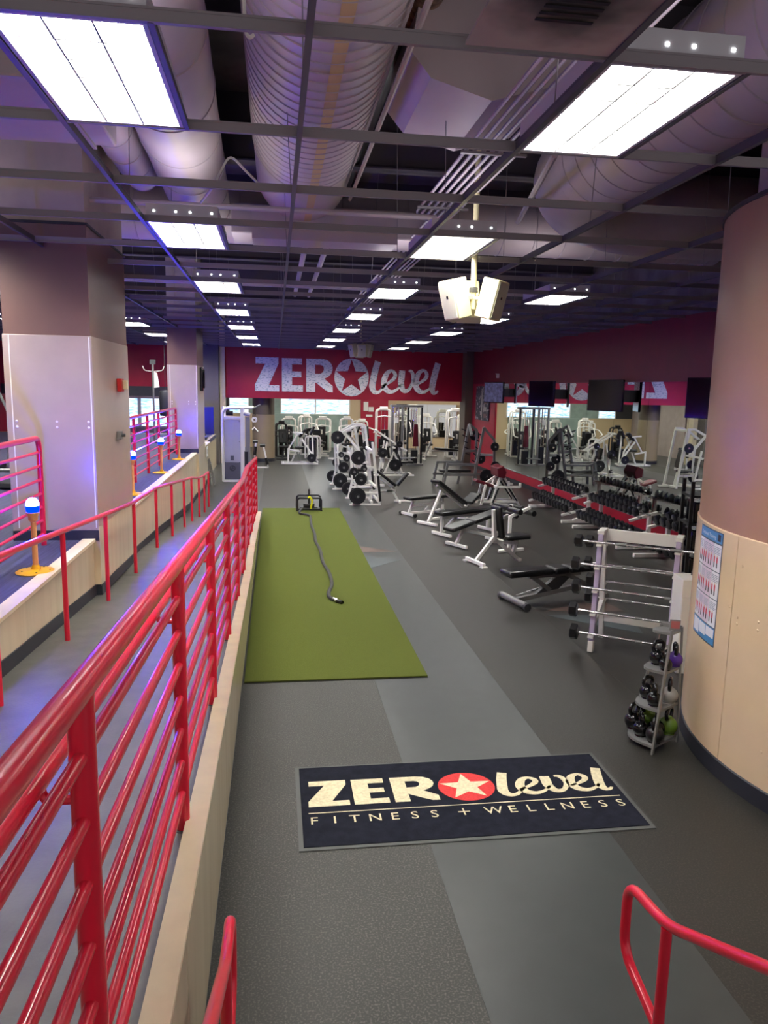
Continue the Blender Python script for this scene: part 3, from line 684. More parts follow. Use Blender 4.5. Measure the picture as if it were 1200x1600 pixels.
L1 = [(757, 70, 36), (742, 120, 38), (731, 170, 39), (725, 210, 38), (738, 238, 28), (765, 240, 18), (790, 215, 14), (800, 200, 12)]
E1 = [(788, 206, 12), (828, 185, 16), (858, 160, 22), (862, 138, 22), (842, 120, 16), (814, 135, 28), (796, 180, 36), (806, 222, 32), (840, 238, 22), (878, 222, 14), (905, 190, 12)]
V1 = [(906, 117, 36), (903, 150, 38), (900, 190, 36), (915, 228, 28), (945, 226, 20), (970, 185, 20), (973, 148, 22), (962, 122, 19), (944, 118, 10)]
E2 = [(984, 196, 12), (1022, 180, 16), (1052, 155, 22), (1055, 132, 22), (1036, 114, 16), (1006, 132, 28), (990, 180, 36), (1000, 220, 32), (1034, 236, 22), (1070, 220, 14), (1092, 195, 12)]
L2 = [(1124, 72, 36), (1110, 120, 38), (1098, 170, 38), (1092, 208, 36), (1098, 236, 26), (1116, 238, 16), (1128, 226, 10)]
def ribbon(g, S, h0, h1, xf):
    P = smoothpts([(a, b, c) for a, b, c in S], 5); m = len(P); L = []; R = []
    for i in range(m):
        t = (P[min(i + 1, m - 1)] - P[max(i - 1, 0)]); d = Vector((t.x, t.y)).normalized(); n = Vector((-d.y, d.x)); w = P[i].z / 2
        L.append((P[i].x + n.x * w, P[i].y + n.y * w)); R.append((P[i].x - n.x * w, P[i].y - n.y * w))
    for i in range(m - 1): g.prism([L[i], L[i + 1], R[i + 1], R[i]], h0 + (i % 2) * 0, h1, xf)
def word_glyphs(parent, xf, h, mlet, mdisc, mstar, inverse):
    for nm, polys in (('Z', [ZP]), ('E', [EP]), ('R', [R1, R2, R3])):
        g = G()
        for p in polys: g.prism(p, 0, h, xf)
        g.build('letter', mlet, parent, smooth=None)
    n = 48
    if inverse:      # white disc with a star cut out: build ring sectors around the star
        g = G(); c = [(600 + 103 * math.sin(2 * math.pi * i / 50), 162 - 105 * math.cos(2 * math.pi * i / 50)) for i in range(50)]
        for k in range(10):
            a, b = STAR[k], STAR[(k + 1) % 10]
            seg = [c[(5 * k + i) % 50] for i in range(6)]
            g.prism([a] + seg + [b], 0, h, xf)
        g.build('star_disc', mdisc, parent, smooth=None)
    else:
        g = G(); g.prism([(600 + 103 * math.sin(2 * math.pi * i / n), 160 - 106 * math.cos(2 * math.pi * i / n)) for i in range(n)], 0, h, xf); g.build('disc', mdisc, parent, smooth=None)
        g = G(); g.prism(star(600, 160, 97, 40), h, h * 1.6, xf); g.build('star', mstar, parent, smooth=None)
    for S in (L1, E1, V1, E2, L2):
        g = G(); ribbon(g, S, 0, h, xf); g.build('letter', mlet, parent, smooth=None)
sg = thing('sign', 'big white ZERO level lettering with a star on the red wall', 'sign')
word_glyphs(sg, lambda u, v, h: (-.735 + (u - 30) * .00622, SY - .001 - h, 3.85 - (v - 62) * .0066), .012, WORDS, WORDS, None, True)
# ================================================================ DOOR MAT
mt = thing('floor_mat', 'dark navy door mat reading ZERO level FITNESS + WELLNESS', 'mat', (0, 0, 0))
G().box(.135, 2.455, 4.255, 5.295, 0.0, .006).build('mat_edge', MATED, mt, smooth=None)
G().box(.165, 2.425, 4.285, 5.27, .002, .011).build('mat_pile', MATBL, mt, smooth=None)
MX = lambda u, v, h: (.215 + (u - 30) * .001975, 5.065 - (v - 62) * .00179, .011 + h)
word_glyphs(mt, MX, .0015, CREAM, MATRED, CREAM, False)
G().box(.21, 2.39, 4.652, 4.660, .011, .0125).build('underline', CREAM, mt, smooth=None)
def text_polys(s, size):
    cu = bpy.data.curves.new('txt', 'FONT'); cu.body = s; cu.size = size; cu.resolution_u = 3
    ob = bpy.data.objects.new('txt', cu); me = bpy.data.meshes.new_from_object(ob)
    vs = [tuple(v.co) for v in me.vertices]; fs = [tuple(p.vertices) for p in me.polygons]
    bpy.data.objects.remove(ob); bpy.data.curves.remove(cu); bpy.data.meshes.remove(me); return vs, fs
def letters(parent, s, x0, x1, size, xf, m, skip=' '):
    n = len(s) - 1
    for i, ch in enumerate(s):
        if ch == ' ': continue
        vs, fs = text_polys(ch, size); w = max(v[0] for v in vs); x = x0 + (x1 - x0) * i / n
        G().add([xf(x - w / 2 + v[0], v[1]) for v in vs], fs).build('letter', m, parent, smooth=None)
letters(mt, 'FITNESS', .24, 1.04, .125, lambda a, b: (a, 4.525 + b * .95, .0125), CREAM)
letters(mt, '+', 1.245, 1.246, .12, lambda a, b: (a + 0, 4.525 + b, .0125), CREAM) if False else None
G().box(1.205, 1.285, 4.565, 4.575, .011, .0125).build('plus_sign', CREAM, mt, smooth=None); G().box(1.240, 1.250, 4.53, 4.61, .011, .0126).build('plus_sign', CREAM, mt, smooth=None)
letters(mt, 'WELLNESS', 1.45, 2.35, .125, lambda a, b: (a, 4.525 + b * .95, .0125), CREAM)
# ================================================================ TURF, ROPE, SLED
t = thing('turf', 'long strip of green artificial turf lying beside the beige ramp wall', 'turf', (-.305, 6.98, 0))
G().box(0, 1.79, 0, 10.6, .0, .004).build('backing', RUBB, t, smooth=None); G().box(.004, 1.785, .012, 10.59, .004, .016).build('pile', TURF, t, smooth=None)
rp = [(.60, 17.0, .10), (.52, 16.75, .045), (.62, 16.6, .035), (.74, 16.4, .035), (.74, 16.0, .035), (.72, 15.2, .035), (.74, 14.3, .035), (.72, 13.6, .035), (.76, 12.8, .035), (.75, 11.9, .035), (.80, 11.2, .035), (.79, 10.5, .035), (.72, 10.1, .035), (.71, 9.85, .035), (.76, 9.70, .035)]
t = thing('battle_rope', 'thick grey rope lying along the green turf with a black taped end', 'rope')
G().tube(smoothpts(rp, 5), .026, 8).build('rope', ROPE, t); G().tube([(.755, 9.72, .038), (.80, 9.62, .036), (.86, 9.55, .034)], .029, 8).build('rope_end', SHINY, t)
G().tube([(.785, 9.65, .041), (.80, 9.62, .041)], .0305, 8).build('rope_band', CHROME, t)
t = thing('push_sled', 'black weight sled with a yellow strap at the far end of the turf', 'sled', (.46, 17.12, .016))
for y in (.0, .45):
    G().tube(bend([(.03, y, .02), (.03, y, .30), (.57, y, .30), (.57, y, .02)], .07), .024, 8).build('hoop', BLACK, t)
for x in (.03, .57): G().bar((x, -.03, .015), (x, .62, .015), .05, .03).build('skid', BLACK, t)
G().box(.03, .57, -.02, .03, .02, .06).build('crossbar', BLACK, t, smooth=None); G().box(.10, .50, .15, .40, .03, .06).build('tray', DGREY, t, smooth=None)
G().cyl((.30, .25, .05), (.30, .25, .47), .02).build('post', BLACK, t)
for k in range(2): G().lathe([(.02, 0), (.13, 0), (.13, .035), (.02, .035)], (.30, .25, .06 + k * .04), n=20).build('weight', BLACK, t)
G().tube(smoothpts([(.28, -.03, .31), (.31, -.05, .33), (.36, -.05, .24), (.34, -.04, .12), (.33, -.03, .06)]), .022, 6).build('strap', YSTR, t)
# ================================================================ PLATES AND DUMBBELLS
def plate_mesh(R, t=.036):
    return G().lathe([(.026, -t / 2 - .004), (R * .26, -t / 2 - .004), (R * .28, -t * .22), (R * .84, -t * .22), (R * .86, -t / 2), (R - .006, -t / 2), (R, -t / 2 + .006), (R, t / 2 - .006), (R - .006, t / 2), (R * .86, t / 2), (R * .84, t * .22), (R * .28, t * .22), (R * .26, t / 2 + .004), (.026, t / 2 + .004), (.026, -t / 2 - .004)], (0, 0, 0), (0, 1, 0), 28)
PM = {}; 
def plate(p, R, lb, axis_rot=0, group='black round weight plates on the machines'):
    k = round(R, 3)
    if k not in PM: PM[k] = plate_mesh(R).mesh('weight_plate', [BLACK], .6)
    o = bpy.data.objects.new('weight_plate', PM[k]); COL.objects.link(o); o.location = p; o.rotation_euler = (0, 0, axis_rot)
    return tag(o, lb, 'weight plate', group)
def db_proto(R, L):
    t = thing('dumbbell', 'x', 'dumbbell', (0, 0, 0), 0, 'black dumbbells on the racks')
    G().tube([(-.065, 0, 0), (-.03, 0, 0), (0, 0, 0), (.03, 0, 0), (.065, 0, 0)], [.013, .015, .018, .015, .013], 8).build('handle', CHROME, t)
    for s in (-1, 1): G().lathe([(0, .062), (R * .8, .062), (R, .07), (R, .062 + L - .01), (R * .85, .062 + L), (R * .35, .062 + L + .002), (0, .062 + L + .002)], (0, 0, 0), (s, 0, 0), 12).build('weight_head', RUBB, t)
    KIDS[t.name] = kids(t); return t
DBP = []
def dbget(i, n):
    return DBP[min(len(DBP) - 1, i * len(DBP) // n)]
racks = [(15.35, 17.75, 'far dumbbell rack', 12), (12.65, 14.95, 'middle dumbbell rack', 11), (9.75, 12.2, 'near dumbbell rack', 11)]
for ri, (y0, y1, nm, n) in enumerate(racks):
    t = thing('dumbbell_rack', 'white two tier rack, the ' + nm + ' along the mirror', 'dumbbell rack', (6.1, y0, 0), 0, 'dumbbell racks along the mirror')
    L = y1 - y0
    for y in (.12, L - .12):
        G().bar((.02, y, .04), (.95, y, .04), .07, .07).build('foot', WHITE, t, bevel=.008)
        G().bar((.62, y, .07), (.62, y, .62), .07, .07).build('upright', WHITE, t, bevel=.006)
        G().bar((.02, y, .18), (.64, y, .32), .06, .05).build('tier_arm', WHITE, t, bevel=.006)
        G().bar((.24, y, .53), (.76, y, .67), .06, .05).build('tier_arm', WHITE, t, bevel=.006)
    for (x, z) in ((.17, .241), (.33, .279)): G().bar((x, 0, z), (x, L, z), .035, .03).build('rail', GREYM, t, smooth=None)
    for (x, z) in ((.40, .600), (.57, .647)): G().bar((x, 0, z), (x, L, z), .035, .03).build('rail', GREYM, t, smooth=None)
    for tier, (cx, cz, tilt) in enumerate(((.48, .625, .26), (.23, .255, .226))):
        for i in range(n):
            R = .080 + .012 * (round(4 * i / n) / 4 if ri != 2 else .5) + (.005 if tier == 1 else 0); Ln = .075 + .02 * round(4 * i / n) / 4
            key = (round(R, 3), round(Ln, 3))
            yy = .1 + (L - .2) * (i + .5) / n
            lb = 'black dumbbell, %s from the far end, %s tier of the %s' % (ORD[n - 1 - i], 'upper' if tier == 0 else 'lower', nm)
            p = db_proto(R, Ln) if key not in [k for k, _ in DBP] else None
            loc = (6.1 + cx, y0 + yy, cz + .016 + R * .6 + .012)
            if p is None:
                src = [q for k, q in DBP if k == key][0]; o = copy_tree(src, loc, 0, lb)
            else: DBP.append((key, p)); o = p; o.location = loc; o['label'] = lb
            o.rotation_euler = (0, -tilt, random.uniform(-.03, .03))
# ================================================================ BARBELL RACK
TH = math.radians(-35)
br = thing('barbell_rack', 'white A frame rack of fixed barbells with lilac front posts', 'barbell rack', (3.41, 7.56, 0), TH)
Wd = .80; FR = lambda z: .20 * z / 1.3; BK = lambda z: .58 - .22 * z / 1.3
for x in (0, Wd):
    tag(G().bar((x, FR(.12), .12), (x, FR(1.28), 1.28), .055, .075).build('front_post', LILAC, br, bevel=.006), 'lilac front post')
    G().bar((x, 0, 0), (x, FR(.12), .12), .058, .08).build('foot_cap', WHITE, br, bevel=.006)
    G().bar((x, BK(0), 0), (x, BK(1.28), 1.28), .055, .06).build('rear_post', WHITE, br, bevel=.006)
    G().bar((x, FR(1.28) - .03, 1.30), (x, BK(1.28) + .03, 1.30), .075, .05).build('top_arm', WHITE, br, bevel=.006)
    G().bar((x, FR(.30), .30), (x, BK(.46), .46), .05, .05).build('side_brace', WHITE, br, bevel=.006)
G().bar((0, BK(1.24), 1.25), (Wd, BK(1.24), 1.25), .04, .13).build('top_beam', WHITE, br, bevel=.006)
G().bar((0, BK(.25), .25), (Wd, BK(.25), .25), .04, .08).build('lower_beam', WHITE, br, bevel=.006)
fz = [1.20, .95, .70, .45, .21]; bz = [1.14, .88, .68, .47]
for s, zs, fn, nm in ((-1, fz, FR, 'front'), (1, bz, BK, 'back')):
    for i, z in enumerate(zs):
        yy = fn(z) + s * .065
        for x in (0, Wd): G().bar((x, fn(z), z - .03), (x, yy + s * .03, z - .03), .06, .02).build('hook', WHITE, br, smooth=None)
        c, sn = math.cos(TH), math.sin(TH)
        L = 1.16 - .02 * i; x0 = (Wd - L) / 2 + (.05 if s > 0 else 0) - .02 * (i % 2)
        b = thing('barbell', 'chrome barbell with black hex heads, %s from the top, %s of white rack' % (ORD[i], nm), 'barbell', (3.41 + c * x0 - sn * yy, 7.56 + sn * x0 + c * yy, z), TH, 'fixed barbells on the white rack')
        G().cyl((0, 0, 0), (L, 0, 0), .0135, 10).build('bar', CHROME, b)
        for a0, a1 in ((.30, .40), (.56, .62), (.78, .88)): G().cyl((a0 * L, 0, 0), (a1 * L, 0, 0), .0155, 10).build('knurled_grip', GREYM, b)
        R = .07 + .005 * i
        for x in (-.085, L): G().lathe([(0, 0), (R * .8, 0), (R, .012), (R, .073), (R * .8, .085), (0, .085)], (x, 0, 0), (1, 0, 0), 6).build('hex_head', RUBB, b, smooth=.4)
# ================================================================ KETTLEBELL STAND
kr = thing('kettlebell_stand', 'grey three legged corner stand with curved shelves beside the column', 'kettlebell stand')
A0 = Vector((2.93, 5.23, 0)); B0 = Vector((3.24, 5.42, 0)); C0 = Vector((2.955, 5.66, 0)); T = Vector((3.19, 5.44, .97))
def leg_at(P, z): return P.lerp(Vector((T.x, T.y, 0)) + (P - Vector((T.x, T.y, 0))) * .42, z / .97) + Vector((0, 0, z))
for P_, w in ((A0, .05), (B0, .022), (C0, .05)): G().bar(leg_at(P_, 0), leg_at(P_, .97), w, .014, up=(.7, -.7, 0)).build('leg', GREYM, kr, smooth=None)
for z in (.06, .34, .64, .95):
    a, b, c = leg_at(A0, z), leg_at(B0, z), leg_at(C0, z); mid = (a + c) / 2; out = (mid - b).normalized()
    pts = [(b.x, b.y), (a.x, a.y)] + [((a.lerp(c, k / 8) + out * .11 * math.sin(math.pi * k / 8)).x, (a.lerp(c, k / 8) + out * .11 * math.sin(math.pi * k / 8)).y) for k in range(1, 8)] + [(c.x, c.y)]
    s_ = G().prism(pts, z - .02, z, lambda u, v, h: (u, v, h)).build('shelf', GREYM, kr, smooth=None)
    G().bar(b + Vector((0, 0, .01)), c + Vector((0, 0, .01)), .012, .04).build('shelf_rim', GREYM, s_, smooth=None)
t = thing('sign_card', 'small grey and red warning card standing on the kettlebell stand', 'card', (3.13, 5.40, .95), math.radians(-20))
G().box(-.04, .04, 0, .006, 0, .09).build('card', GREYM, t, smooth=None); G().box(-.03, .034, -.002, 0, .02, .08).build('print', mat('card_print', srgb(168, 92, 88), .5), t, smooth=None)
def kettle(x, y, z, R, m, lb, rot=0, hm=SHINY):
    R *= 1.13; t = thing('kettlebell', lb, 'kettlebell', (x, y, z), rot, None)
    pr = [(0, 0), (R * .62, 0), (R * .72, R * .06)] + [(R * math.cos(a), R * .92 + R * math.sin(a)) for a in [math.radians(d) for d in range(-48, 64, 12)]] + [(R * .40, R * 1.86), (R * .3, R * 1.95), (0, R * 1.96)]
    G().lathe(pr, n=22).build('body', m, t)
    h = R * 1.9; w = R * .78
    G().tube(smoothpts([(-w * .62, 0, h - .25 * R), (-w * .95, 0, h + .22 * R), (-w * .98, 0, h + .62 * R), (-w * .6, 0, h + .98 * R), (0, 0, h + 1.04 * R), (w * .6, 0, h + .98 * R), (w * .98, 0, h + .62 * R), (w * .95, 0, h + .22 * R), (w * .62, 0, h - .25 * R)], 3), .0155, 10).build('handle', hm, t)
for a in [(3.06, 5.50, .64, .058, SHINY, 'black kettlebell on the top shelf of the stand, left of the purple one', .2), (3.18, 5.45, .64, .055, PURP, 'purple kettlebell with black handle on the top shelf of the stand', 1.2),
          (3.06, 5.37, .64, .046, SHINY, 'small black kettlebell at the front corner of the stand\'s top shelf', .9),
          (3.01, 5.53, .34, .055, SHINY, 'black kettlebell at the back left of the middle shelf', .3), (2.995, 5.385, .34, .052, SHINY, 'black kettlebell at the front of the middle shelf', 1.2), (3.145, 5.425, .34, .060, KGRY, 'grey kettlebell on the middle shelf of the stand', 1.0),
          (2.935, 5.58, .06, .064, SHINY, 'black kettlebell at the left of the bottom shelf', .5), (3.07, 5.60, .06, .07, GREEN, 'green kettlebell half hidden at the back of the bottom shelf', .2), (2.93, 5.44, .06, .056, SHINY, 'black kettlebell at the middle front of the bottom shelf', 1.3),
          (3.06, 5.43, .06, .06, SHINY, 'black kettlebell left of the bright green one', 1.0), (3.175, 5.455, .06, .066, GREEN, 'bright green kettlebell at the right of the bottom shelf', .7), (2.985, 5.315, .06, .062, RUBB, 'dull black kettlebell at the front corner of the bottom shelf', .8)]: kettle(*a)
# white cabinet + black stack behind the rack
t = thing('waste_bin', 'white boxy bin between the barbell rack and the round column', 'bin', (4.02, 6.85, 0), math.radians(-10))
G().box(0, .30, 0, .30, 0, .98).build('body', WHITE, t, bevel=.01); G().box(-.005, .305, -.008, .0, .80, .98).build('flap', WHITE, t, bevel=.004)
t = thing('storage_rack', 'tall black metal storage rack behind the barbell rack', 'rack', (5.05, 8.6, 0), math.radians(-15))
for x in (0, .5):
    for y in (0, .4): G().box(x, x + .04, y, y + .04, 0, 1.75).build('upright', RUBB, t, smooth=None)
for z in (.15, .5, .85, 1.2, 1.55): G().box(0, .54, 0, .44, z, z + .03).build('shelf', RUBB, t, smooth=None)
for i, z in enumerate((.53, .88, 1.23)):
    o = G().box(.06, .48, .04, .40, 0, .26).build('storage_crate', SHINY, None, bevel=.02, loc=(5.05, 8.6, z), rotz=math.radians(-15))
    tag(o, 'black crate on the black rack, %s from the floor' % ORD[i], 'crate')
# ================================================================ BENCHES
def pad(t, a, b, w, h, m=VINYL, name='seat', **k):
    return G().bar(a, b, w, h).build(name, m, t, bevel=min(.03, h * .35), **k)
def bars(t, L, name='frame', m=None, w=.055, h=.055):
    for a, b in L: G().bar(a, b, w, h, ext=.01).build(name, m or WHITE, t, bevel=.006)
R_ = math.radians
# A: low flat adjustable bench with wheels
t = thing('weight_bench', 'white flat bench with black pad and small wheels, farthest of the white benches', 'bench', (2.97, 16.5, 0), R_(27))
pad(t, (-.10, 0, .40), (.78, 0, .40), .28, .07, name='back_pad'); pad(t, (.80, 0, .40), (1.20, 0, .40), .28, .07)
bars(t, [((.1, 0, .34), (-.02, 0, .08)), ((.05, 0, .23), (.95, 0, .23)), ((.0, 0, .06), (1.0, 0, .06)), ((.95, 0, .06), (.95, 0, .36)), ((-.04, -.25, .05), (-.04, .25, .05)), ((1.0, -.2, .04), (1.0, .2, .04)), ((.45, 0, .10), (.75, 0, .35))], 'frame', w=.045)
for y in (-.26, .26): G().cyl((-.05, y - .02, .045), (-.05, y + .02, .045), .045).build('wheel', RUBB, t)
# B: incline V bench
t = thing('weight_bench', 'white incline bench with black back pad raised and seat tipped up', 'bench', (3.13, 15.3, 0), R_(35))
pad(t, (.20, 0, .93), (1.12, 0, .37), .28, .07, name='back_pad'); pad(t, (1.24, 0, .37), (1.55, 0, .55), .30, .07)
bars(t, [((.04, 0, .08), (.36, 0, .62)), ((.36, 0, .60), (.42, 0, .76)), ((.27, 0, .82), (1.15, 0, .27)), ((1.15, 0, .27), (1.5, 0, .46)), ((.10, 0, .12), (1.15, 0, .12)), ((1.15, 0, .06), (1.15, 0, .3)), ((0, -.27, .045), (0, .27, .045)), ((1.15, -.25, .045), (1.15, .25, .045))])
# C: flat bench
t = thing('weight_bench', 'white fixed flat bench with long black pad behind the decline bench', 'bench', (3.18, 14.12, 0), R_(27))
pad(t, (-.10, 0, .455), (1.30, 0, .455), .29, .08)
bars(t, [((.0, 0, .05), (.0, 0, .42)), ((1.2, 0, .05), (1.2, 0, .42)), ((0, 0, .38), (1.2, 0, .38)), ((.03, 0, .10), (.35, 0, .36)), ((0, -.27, .045), (0, .27, .045)), ((1.2, -.27, .045), (1.2, .27, .045))])
# D1: decline bench with rollers
t = thing('weight_bench', 'white decline sit-up bench with sloping black pad and foot rollers', 'bench', (3.23, 13.1, 0), R_(27))
pad(t, (-.22, 0, .34), (.30, 0, .44), .29, .075, name='head_pad'); pad(t, (.32, 0, .445), (.98, 0, .58), .29, .075)
bars(t, [((-.02, 0, .05), (.20, 0, .38)), ((.15, 0, .30), (.9, 0, .12)), ((.9, 0, .06), (.9, 0, .52)), ((0, -.27, .045), (0, .27, .045)), ((.95, -.25, .045), (.95, .25, .045)), ((.95, 0, .55), (1.35, 0, .66)), ((1.15, 0, .45), (1.6, 0, .60))])
for x, z in ((1.12, .66), (1.30, .50), (1.45, .62)): G().cyl((x, -.19, z), (x, .19, z), .055).build('roller', VINYL, t)
# D2: upright seat
t = thing('weight_bench', 'white upright shoulder bench with black backrest, nearest of the white benches', 'bench', (3.22, 11.75, 0), R_(16))
pad(t, (.36, 0, .95), (.45, 0, .42), .27, .075, name='back_pad'); pad(t, (.52, 0, .415), (.98, 0, .415), .30, .075)
bars(t, [((.02, 0, .06), (.42, 0, .52)), ((.31, -.0, .88), (.36, 0, .34)), ((.36, 0, .40), (.84, 0, .02)), ((.36, 0, .36), (.78, 0, .30)), ((.72, 0, .10), (.78, 0, .37)), ((0, -.27, .045), (0, .27, .045)), ((.84, -.05, .02), (.84, .05, .02))])
for y in (-.27, .27): G().box(-.05, .05, y - .05, y + .05, 0, .02).build('foot_plate', WHITE, t, smooth=None)
t = thing('leg_roller_bar', 'white arm with black foot rollers to the right of the upright bench', 'bench attachment', (4.05, 12.6, 0), R_(16))
bars(t, [((0, 0, .04), (0, 0, .64)), ((0, 0, .64), (.40, 0, .78)), ((-.2, 0, .04), (.3, 0, .04))], w=.045)
for x, z in ((.1, .74), (.38, .70)): G().cyl((x, -.17, z), (x, .17, z), .05).build('roller', VINYL, t)
# E: grey adjustable bench
t = thing('weight_bench', 'grey framed adjustable bench with black segmented pad, beside the barbell rack', 'bench', (3.25, 9.45, 0), R_(14))
pad(t, (-.28, 0, .435), (.40, 0, .435), .29, .085, name='back_pad'); pad(t, (.42, 0, .435), (.66, 0, .435), .29, .085); pad(t, (.68, 0, .435), (1.06, 0, .435), .27, .085)
bars(t, [((-.10, 0, .06), (1.25, 0, .22)), ((.15, 0, .36), (.42, 0, .16)), ((1.05, 0, .18), (.65, 0, .38)), ((.1, 0, .37), (.9, 0, .37))], 'frame', GREYM, w=.07, h=.06)
G().cyl((-.12, -.30, .06), (-.12, .30, .06), .045).build('foot_tube', GREYM, t); G().bar((-.05, .06, .10), (.30, .06, .17), .02).build('rod', CHROME, t)
for y in (-.31, .31): G().cyl((-.12, y - .03, .048), (-.12, y + .03, .048), .052).build('foot_cap', DGREY, t)
G().cyl((1.22, -.22, .05), (1.22, .22, .05), .045).build('foot_tube', GREYM, t)
G().prism([(.20, .12), (.55, .16), (.75, .33), (.50, .33)], -.03, .03, lambda u, v, h: (u, h, v)).build('side_plate', DGREY, t, smooth=None)
# preacher curl
t = thing('preacher_bench', 'white curl bench with maroon arm pad and maroon seat', 'bench', (4.9, 18.3, 0))
tag(pad(t, (.02, 0, .60), (.50, 0, .44), .30, .08, MAROON), 'maroon seat'); 
G().prism([(0, 0), (.16, .06), (.24, -.10), (.20, -.26), (.02, -.22)], -.32, .32, lambda u, v, h: (.50 + u, h, .93 + v)).build('arm_pad', MAROON, t, smooth=.6, bevel=.02)
bars(t, [((.15, -.2, .0), (.25, -.2, .50)), ((.15, .2, .0), (.25, .2, .50)), ((.22, 0, .46), (.62, 0, .74)), ((.62, -.2, .72), (.41, -.2, .0)), ((.62, .2, .72), (.41, .2, .0)), ((.70, -.2, .72), (1.12, -.2, .0)), ((.70, .2, .72), (1.12, .2, .0)), ((.15, -.2, .08), (1.05, -.2, .08)), ((.15, .2, .08), (1.05, .2, .08)),
         ((.5, -.3, .46), (1.10, -.3, .46)), ((1.10, -.3, .46), (1.10, -.3, .55)), ((.5, .3, .46), (1.10, .3, .46)), ((.5, -.3, .46), (.5, .3, .46)), ((.80, -.3, .46), (.80, -.3, .60))])
for y in (-.23, .2): G().bar((.68, y, .64), (1.06, y, .10), .07, .03).build('guard_strip', VINYL, t, smooth=None); G().bar((.60, y, .50), (.43, y, .06), .07, .03).build('guard_strip', VINYL, t, smooth=None)
# ================================================================ PLATE RACKS AND PRESS MACHINES
def plate_rack(nm, lb, x, y0, y1, pl, where, tall):
    """storage frame: two uprights in y, pegs carrying plates outside both"""
    t = thing(nm, lb, 'plate rack', (x, y0, 0))
    D = y1 - y0
    for y in (0, D):
        s = -1 if y == 0 else 1
        bars(t, [((-.12, y, .02), (.62, y, .02))], 'foot', w=.06, h=.04)
        bars(t, [((-.05, y, .03), (.04, y, .45)), ((.04, y, .45), (.0, y, 1.25))], 'upright')
        bars(t, [((.60, y, .03), (.40, y, tall))], 'upright')
        bars(t, [((.03, y, .30), (.56, y, .30)), ((.0, y, .95), (.46, y, .92))], 'crossbar', w=.045)
        if tall > 1.3: G().bar((.615, y, .10), (.545, y, .72), .075, .06).build('guard_strip', VINYL, t, smooth=None)
    bars(t, [((.40, 0, tall - .2), (.40, D, tall - .2)), ((.6, 0, .08), (.6, D, .08)), ((.5, 0, .45), (.5, D, .45))], 'crossbar')
    for (px, pz, R, side, k) in pl:
        yy = y0 - .05 if side == 0 else y1 + .05
        s = -1 if side == 0 else 1
        G().cyl((px - x, (0 if side == 0 else D), pz), (px - x, (0 if side == 0 else D) + s * .20, pz), .0265, 10).build('peg', CHROME, t)
        G().lathe([(0, 0), (.03, 0), (.03, .012), (0, .014)], (px - x, (0 if side == 0 else D) + s * .2, pz), (0, s, 0), 12).build('peg_cap', GREYM, t)
        for q in range(k):
            plate((px, yy + s * (.045 * q), pz), R, '%s black plate%s on the %s, %s side, %s' % ('large' if R > .16 else 'medium' if R > .11 else 'small', ' in front' if q == k - 1 and k > 1 else (' behind another' if k > 1 else ''), where, 'near' if side == 0 else 'far', ['ankle', 'shin', 'knee', 'thigh', 'waist', 'chest', 'head'][min(6, int(pz / .2))] + ' high ' + ('left' if px < x + .13 else 'right')))
plate_rack('plate_rack', 'white plate storage rack loaded with black plates, nearest beyond the turf', 1.90, 18.05, 19.2, [(1.95, .24, .20, 0, 2), (2.03, .64, .145, 0, 1), (1.86, .83, .10, 0, 1), (1.96, 1.16, .172, 0, 1), (2.10, .90, .08, 0, 1), (1.85, .25, .17, 1, 1), (1.99, .63, .136, 1, 1)], 'near plate rack', 1.52)
plate_rack('plate_rack', 'white plate storage rack behind the nearest one', 1.70, 20.95, 22.0, [(1.78, .26, .20, 0, 1), (1.87, .63, .147, 0, 1), (1.95, .88, .097, 0, 1), (1.80, .98, .079, 0, 1), (1.65, .25, .17, 1, 1), (1.77, .65, .13, 1, 1)], 'rear plate rack', 1.15)
# incline press bench attached right of the near rack
t = thing('incline_press_bench', 'white incline press bench with black pads right of the near plate rack', 'bench', (2.45, 18.6, 0))
pad(t, (.02, 0, .80), (.52, 0, .42), .26, .07, name='back_pad'); pad(t, (.55, 0, .42), (.82, 0, .74), .26, .07)
bars(t, [((.02, 0, .68), (.50, 0, .34)), ((.30, 0, .28), (.52, 0, .28)), ((-.1, 0, .28), (.45, 0, .28)), ((.45, 0, .28), (.60, 0, .03)), ((.40, 0, .28), (.52, 0, .45)), ((.5, 0, .03), (1.0, -.1, .03)), ((.60, -.25, .03), (.60, .25, .03)), ((-.1, -.25, .03), (-.1, .25, .03)), ((-.1, 0, .05), (-.1, 0, .3))])
# lever press machine behind
t = thing('lever_press_machine', 'white lever press machine with a black plate on its raised arm, behind the plate racks', 'exercise machine', (2.2, 21.5, 0))
bars(t, [((-.30, -.35, 1.60), (.05, -.35, 1.78)), ((.05, -.35, 1.78), (.28, -.35, 1.78)), ((-.30, -.35, 1.58), (.16, -.35, 1.02)), ((.28, -.35, 1.76), (.52, -.35, .05)), ((.02, .0, 1.74), (.15, 0, 1.0)), ((-.30, .35, 1.60), (.05, .35, 1.78)), ((.05, .35, 1.78), (.28, .35, 1.78)), ((.28, .35, 1.76), (.52, .35, .05)), ((-.3, -.35, 1.58), (-.48, -.35, 1.47)), ((-.3, .35, 1.58), (-.48, .35, 1.47)),
         ((.28, -.35, 1.74), (.28, .35, 1.74)), ((-.45, 0, .05), (.9, 0, .05)), ((.52, -.4, .04), (.52, .4, .04)), ((.15, 0, 1.0), (.35, 0, .05))], w=.065, h=.065)
pad(t, (-.1, 0, .5), (.3, 0, .5), .3, .08); pad(t, (.33, 0, .6), (.22, 0, 1.15), .28, .08, name='back_pad')
G().cyl((-.50, -.62, 1.45), (-.50, .6, 1.45), .0265, 10).build('peg', CHROME, t)
